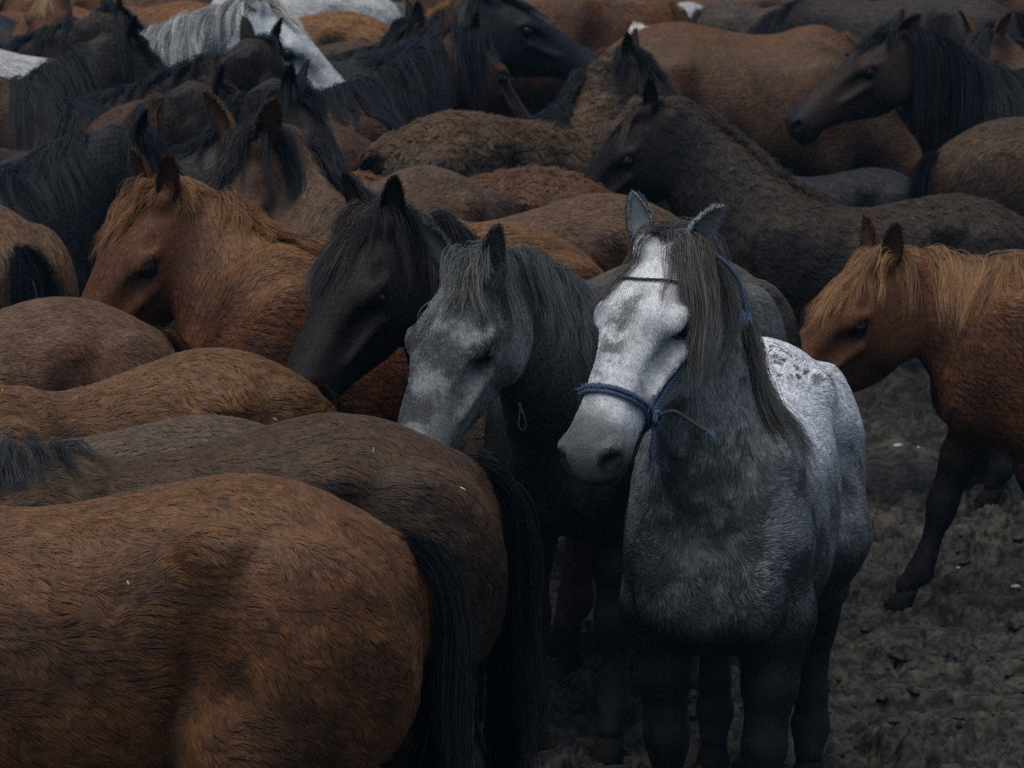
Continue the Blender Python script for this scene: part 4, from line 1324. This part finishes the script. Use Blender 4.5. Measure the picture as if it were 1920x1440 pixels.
HW = BY.get('hero_white')
if HW is not None:
    def onto(Hd, off):
        """points given in head space, laid on the skin at that clearance (body space)"""
        B = HW.from_head(np.asarray(Hd, float))
        for _ in range(6):
            B = B - HW.grad(B) * (HW.sdf(B) - off)[:, None] * .8
        return B
    hal = bpy.data.objects.new("rope_halter", None)
    hb = HW.to_world(HW.from_head(C(.40, 0, -.18)[None]))[0]
    hal.location = hb; hal.empty_display_size = .05
    scene.collection.objects.link(hal)
    hal["label"] = "frayed blue rope halter on the white-faced horse"; hal["category"] = "halter"
    def piece(name, Bpts, r, mat, turns=70):
        v, q = rope(HW.to_world(Bpts) - hb, r, turns)
        return make_mesh(name, v, q, mat, hal)
    fi = np.linspace(0, 2 * pi, 26)
    nose = np.stack([.405 + .018 * np.cos(fi) + .030 * np.sin(fi) * 0 - .02 * (np.cos(fi) < 0) * np.cos(fi), .085 * np.sin(fi), -.095 + .105 * np.cos(fi)], 1)
    piece("noseband", onto(nose, .009), .0066, M_ROPE)
    piece("noseband", onto(nose + C(.012, 0, 0), .008), .0046, M_ROPE)
    chk = np.stack([np.linspace(.405, .02, 16), np.linspace(.075, .085, 16), np.interp(np.linspace(0, 1, 16), [0, .5, 1], [-.135, -.125, -.075])], 1)
    piece("cheek_strap", onto(chk, .009), .006, M_ROPE)
    chk2 = chk * C(1, -1, 1)
    piece("cheek_strap", onto(chk2, .009), .006, M_ROPE)
    crown = np.stack([np.full(14, -.035), np.linspace(.085, -.085, 14), -.06 + .07 * np.sin(np.linspace(0, pi, 14))], 1)
    piece("crown_strap", onto(crown, .012), .007, M_ROPE)
    brow = np.stack([.105 + .02 * np.sin(np.linspace(0, pi, 16)), np.linspace(.088, -.088, 16), -.04 + .06 * np.sin(np.linspace(0, pi, 16))], 1)
    piece("brow_cord", onto(brow, .006), .0032, M_CORD, 40)
    # knot where cheek strap meets noseband, on the near side
    k0 = onto([[.408, .078, -.145]], .014)[0]
    kp = [k0 + HW.HR @ np.array(o) for o in ((-.014, 0, .010), (.010, .010, .006), (.012, .006, -.012), (-.010, .014, -.012), (-.012, .010, .012), (.014, .014, .010), (.004, .004, -.018))]
    piece("knot", np.array(kp), .0062, M_ROPE)
    ww = lambda p: p
    dn = HW.R.T @ np.array([0, 0, -1.0]); rt = HW.R.T @ np.array([1.0, 0, 0]); fw = HW.R.T @ np.array([0, -1.0, 0])
    piece("loose_end", np.array([k0, k0 + dn * .035 + fw * .012, k0 + dn * .075 - rt * .006 + fw * .010, k0 + dn * .105 - rt * .004]), .0048, M_ROPE)
    e0 = k0 + rt * .02
    cord = np.array([k0, k0 + rt * .045 - dn * .022 + fw * .02, k0 + rt * .085 + dn * .000 + fw * .02, k0 + rt * .125 + dn * .028 + fw * .02])
    piece("loose_end", cord, .0042, M_CORD, 60)
    r0 = onto([[-.02, .080, -.05]], .016)[0]
    rib = np.array([r0, r0 + rt * .035 + dn * .02 + fw * .03, r0 + rt * .075 + dn * .07 + fw * .02, r0 + rt * .092 + dn * .125 + fw * .02, r0 + rt * .096 + dn * .15 + fw * .02])
    piece("loose_end", rib, .0052, M_ROPE)
    # frayed fibres
    fr = np.random.default_rng(3)
    def fray(c, d, n, L, col, name):
        c = np.asarray(c)
        base = c[None] + fr.normal(0, .004, (n, 3))
        dd = nrm(d + fr.normal(0, .45, (n, 3)))
        t = np.linspace(0, 1, 5)[None, :, None]
        P = base[:, None] + dd[:, None] * t * (L * fr.uniform(.4, 1.2, (n, 1, 1))) + dn * (t ** 2) * L * .3 + fr.normal(0, .002, (n, 5, 3)) * t
        Pw = (HW.to_world(P.reshape(-1, 3)) - hb).reshape(n, 5, 3)
        R = np.array([1, .9, .8, .6, .3])[None] * .0007 * np.ones((n, 1))
        make_strands(name, Pw, R, np.tile(col, (n, 1)) * fr.uniform(.5, 1.4, (n, 1)), np.tile(C(0, -.6, .8), (n, 1)), M_FUR, hal)
    blue = C(.065, .105, .18)
    fray(k0 + dn * .105, dn, 40, .026, blue, "frayed_tip")
    fray(cord[-1], rt + dn * .5, 40, .028, blue * .8, "frayed_tip")
    fray(rib[-1], dn, 50, .026, blue * 1.2, "frayed_tip")
    nb_ = onto(nose, .015)
    for p in nb_[::2]:
        fray(p, fw, 7, .018, blue, "frayed_fibre") if False else None
    allp = np.repeat(nb_, 8, 0)
    n = len(allp)
    dd = nrm(fr.normal(0, 1, (n, 3)))
    t = np.linspace(0, 1, 4)[None, :, None]
    P = allp[:, None] + dd[:, None] * t * .016 * fr.uniform(.3, 1.2, (n, 1, 1))
    make_strands("frayed_fibre", (HW.to_world(P.reshape(-1, 3)) - hb).reshape(n, 4, 3), np.full((n, 4), .0005), np.tile(blue, (n, 1)), np.tile(C(0, -.6, .8), (n, 1)), M_FUR, hal)

HG = BY.get('hero_grey')
if HG is not None:
    c0 = HG.from_head(C(.23, .085, -.27)[None])[0]
    dn = C(0, 0, -1.0); rt = HG.R.T @ C(1.0, 0, 0); fw = HG.R.T @ C(0, -1.0, 0)
    lp = np.array([c0, c0 + dn * .03 + rt * .015 + fw * .02, c0 + dn * .06 + rt * .02 + fw * .02, c0 + dn * .07 + rt * .01 + fw * .02, c0 + dn * .055 + fw * .02, c0 + dn * .025 + rt * .004 + fw * .01, c0 + rt * .004])
    w0 = HG.to_world(c0[None])[0]
    v, q = rope(HG.to_world(lp) - w0, .0022, 60, 2)
    lo_ = make_mesh("cord_loop", v, q, M_CORD, None); lo_.location = w0
    lo_["label"] = "thin grey cord loop hanging under the dapple grey's jaw"; lo_["category"] = "cord"

# ------------------------------------------------------------------ pale scraps trodden into the mud
M_SCRAP, N_, L_, b = new_mat("scrap_white")
t_ = N_.new("ShaderNodeTexNoise"); t_.inputs["Scale"].default_value = 90
r_ = N_.new("ShaderNodeValToRGB"); r_.color_ramp.elements[0].color = (.22, .21, .20, 1); r_.color_ramp.elements[1].color = (.62, .60, .62, 1)
L_.new(t_.outputs[0], r_.inputs[0]); L_.new(r_.outputs[0], b.inputs["Base Color"])
SCRAPS = [(1683, 838, .030, "largest white scrap on the mud, right of the white-faced horse's rump"),
          (1722, 840, .014, "tiny white speck on the mud beside the largest scrap"),
          (1905, 1103, .028, "yellowish flat scrap on the mud at the right edge"),
          (1796, 1066, .014, "small pale crumb on the mud below the walking chestnut's hoof"),
          (1908, 1001, .018, "white fleck on the mud under the chestnut's chest"),
          (1764, 1094, .013, "pale crumb on the mud below the walking foreleg"),
          (1092, 1127, .020, "grey pebble in the mud between the two grey horses' legs"),
          (1702, 1362, .026, "flat greenish stone in the mud near the lower right corner")]
for i, (px, py, r, lab) in enumerate(SCRAPS):
    p = at_h(px, py, .0)
    z = mud_height(p[None, :2])[0]
    p = at_h(px, py, z)
    v = S0 * C(r * .7, r * .5, r * .25) * (1 + .8 * (vnoise(S0 * 1.9 + i * 7.7, 3) - .5))[:, None]
    o = make_mesh("pale_scrap", v, SQ, M_SCRAP if i != 7 else M_MUD, None)
    o.location = p + C(0, 0, r * .2); o.rotation_euler = (0, 0, i * 1.3)
    o["label"] = lab; o["category"] = "scrap"; o["group"] = "pale scraps on the mud"

# ------------------------------------------------------------------ bits of straw caught in the coats
FLECKS = [('second', 868, 916, "white straw bit on the rear of the dark brown rump, near its tail"),
          ('second', 700, 845, "thin pale straw bit on top of the dark brown rump"),
          ('fourth', 516, 786, "pale straw bit on the golden brown rump's tail end"),
          ('front', 240, 1092, "tiny straw bit on the flank of the nearest brown horse")]
for i, (key, px, py, lab) in enumerate(FLECKS):
    if key not in BY:
        continue
    H = BY[key]
    d = nrm(ray(px, py)); o = C(0, 0, CAM_H); t = 6.0; hit = False
    for _ in range(90):
        f = H.sdf(H.to_body((o + d * t)[None]))[0] * H.sc
        if f < .004:
            hit = True; break
        t += f * .8
        if t > 12: break
    if not hit:
        continue
    p = o + d * (t - .022)
    v = S0 * C(.008, .0022, .0015) * (1 + .5 * (vnoise(S0 * 2 + i * 5, 3) - .5))[:, None]
    ob = make_mesh("straw_bit", v, SQ, M_SCRAP, None)
    ob.location = p; ob.rotation_euler = (.5, .5 + i, i * 1.7)
    ob["label"] = lab; ob["category"] = "straw"; ob["group"] = "straw caught in the coats"

# ------------------------------------------------------------------ added blue haze, there only to lift the deepest shade to blue
M_HAZE = bpy.data.materials.new("shade_lift_haze")
M_HAZE.use_nodes = True
an = M_HAZE.node_tree
an.nodes.remove(an.nodes["Principled BSDF"])
pv = an.nodes.new("ShaderNodeVolumePrincipled")
pv.inputs["Color"].default_value = (.30, .62, 1.0, 1)
pv.inputs["Density"].default_value = .0008
an.links.new(pv.outputs[0], an.nodes["Material Output"].inputs["Volume"])
hx_, z0_, z1_ = 900.0, -1.2, 4.2
hv_ = [(x_, y_, z_) for z_ in (z0_, z1_) for x_, y_ in ((-hx_, -hx_), (hx_, -hx_), (hx_, hx_), (-hx_, hx_))]
hz = make_mesh("haze", hv_, [(3, 2, 1, 0), (4, 5, 6, 7), (0, 1, 5, 4), (1, 2, 6, 5), (2, 3, 7, 6), (3, 0, 4, 7)], M_HAZE, None, smooth=False)
hz["kind"] = "stuff"; hz["label"] = "thin blue haze added over the herd to lift the darkest tones"
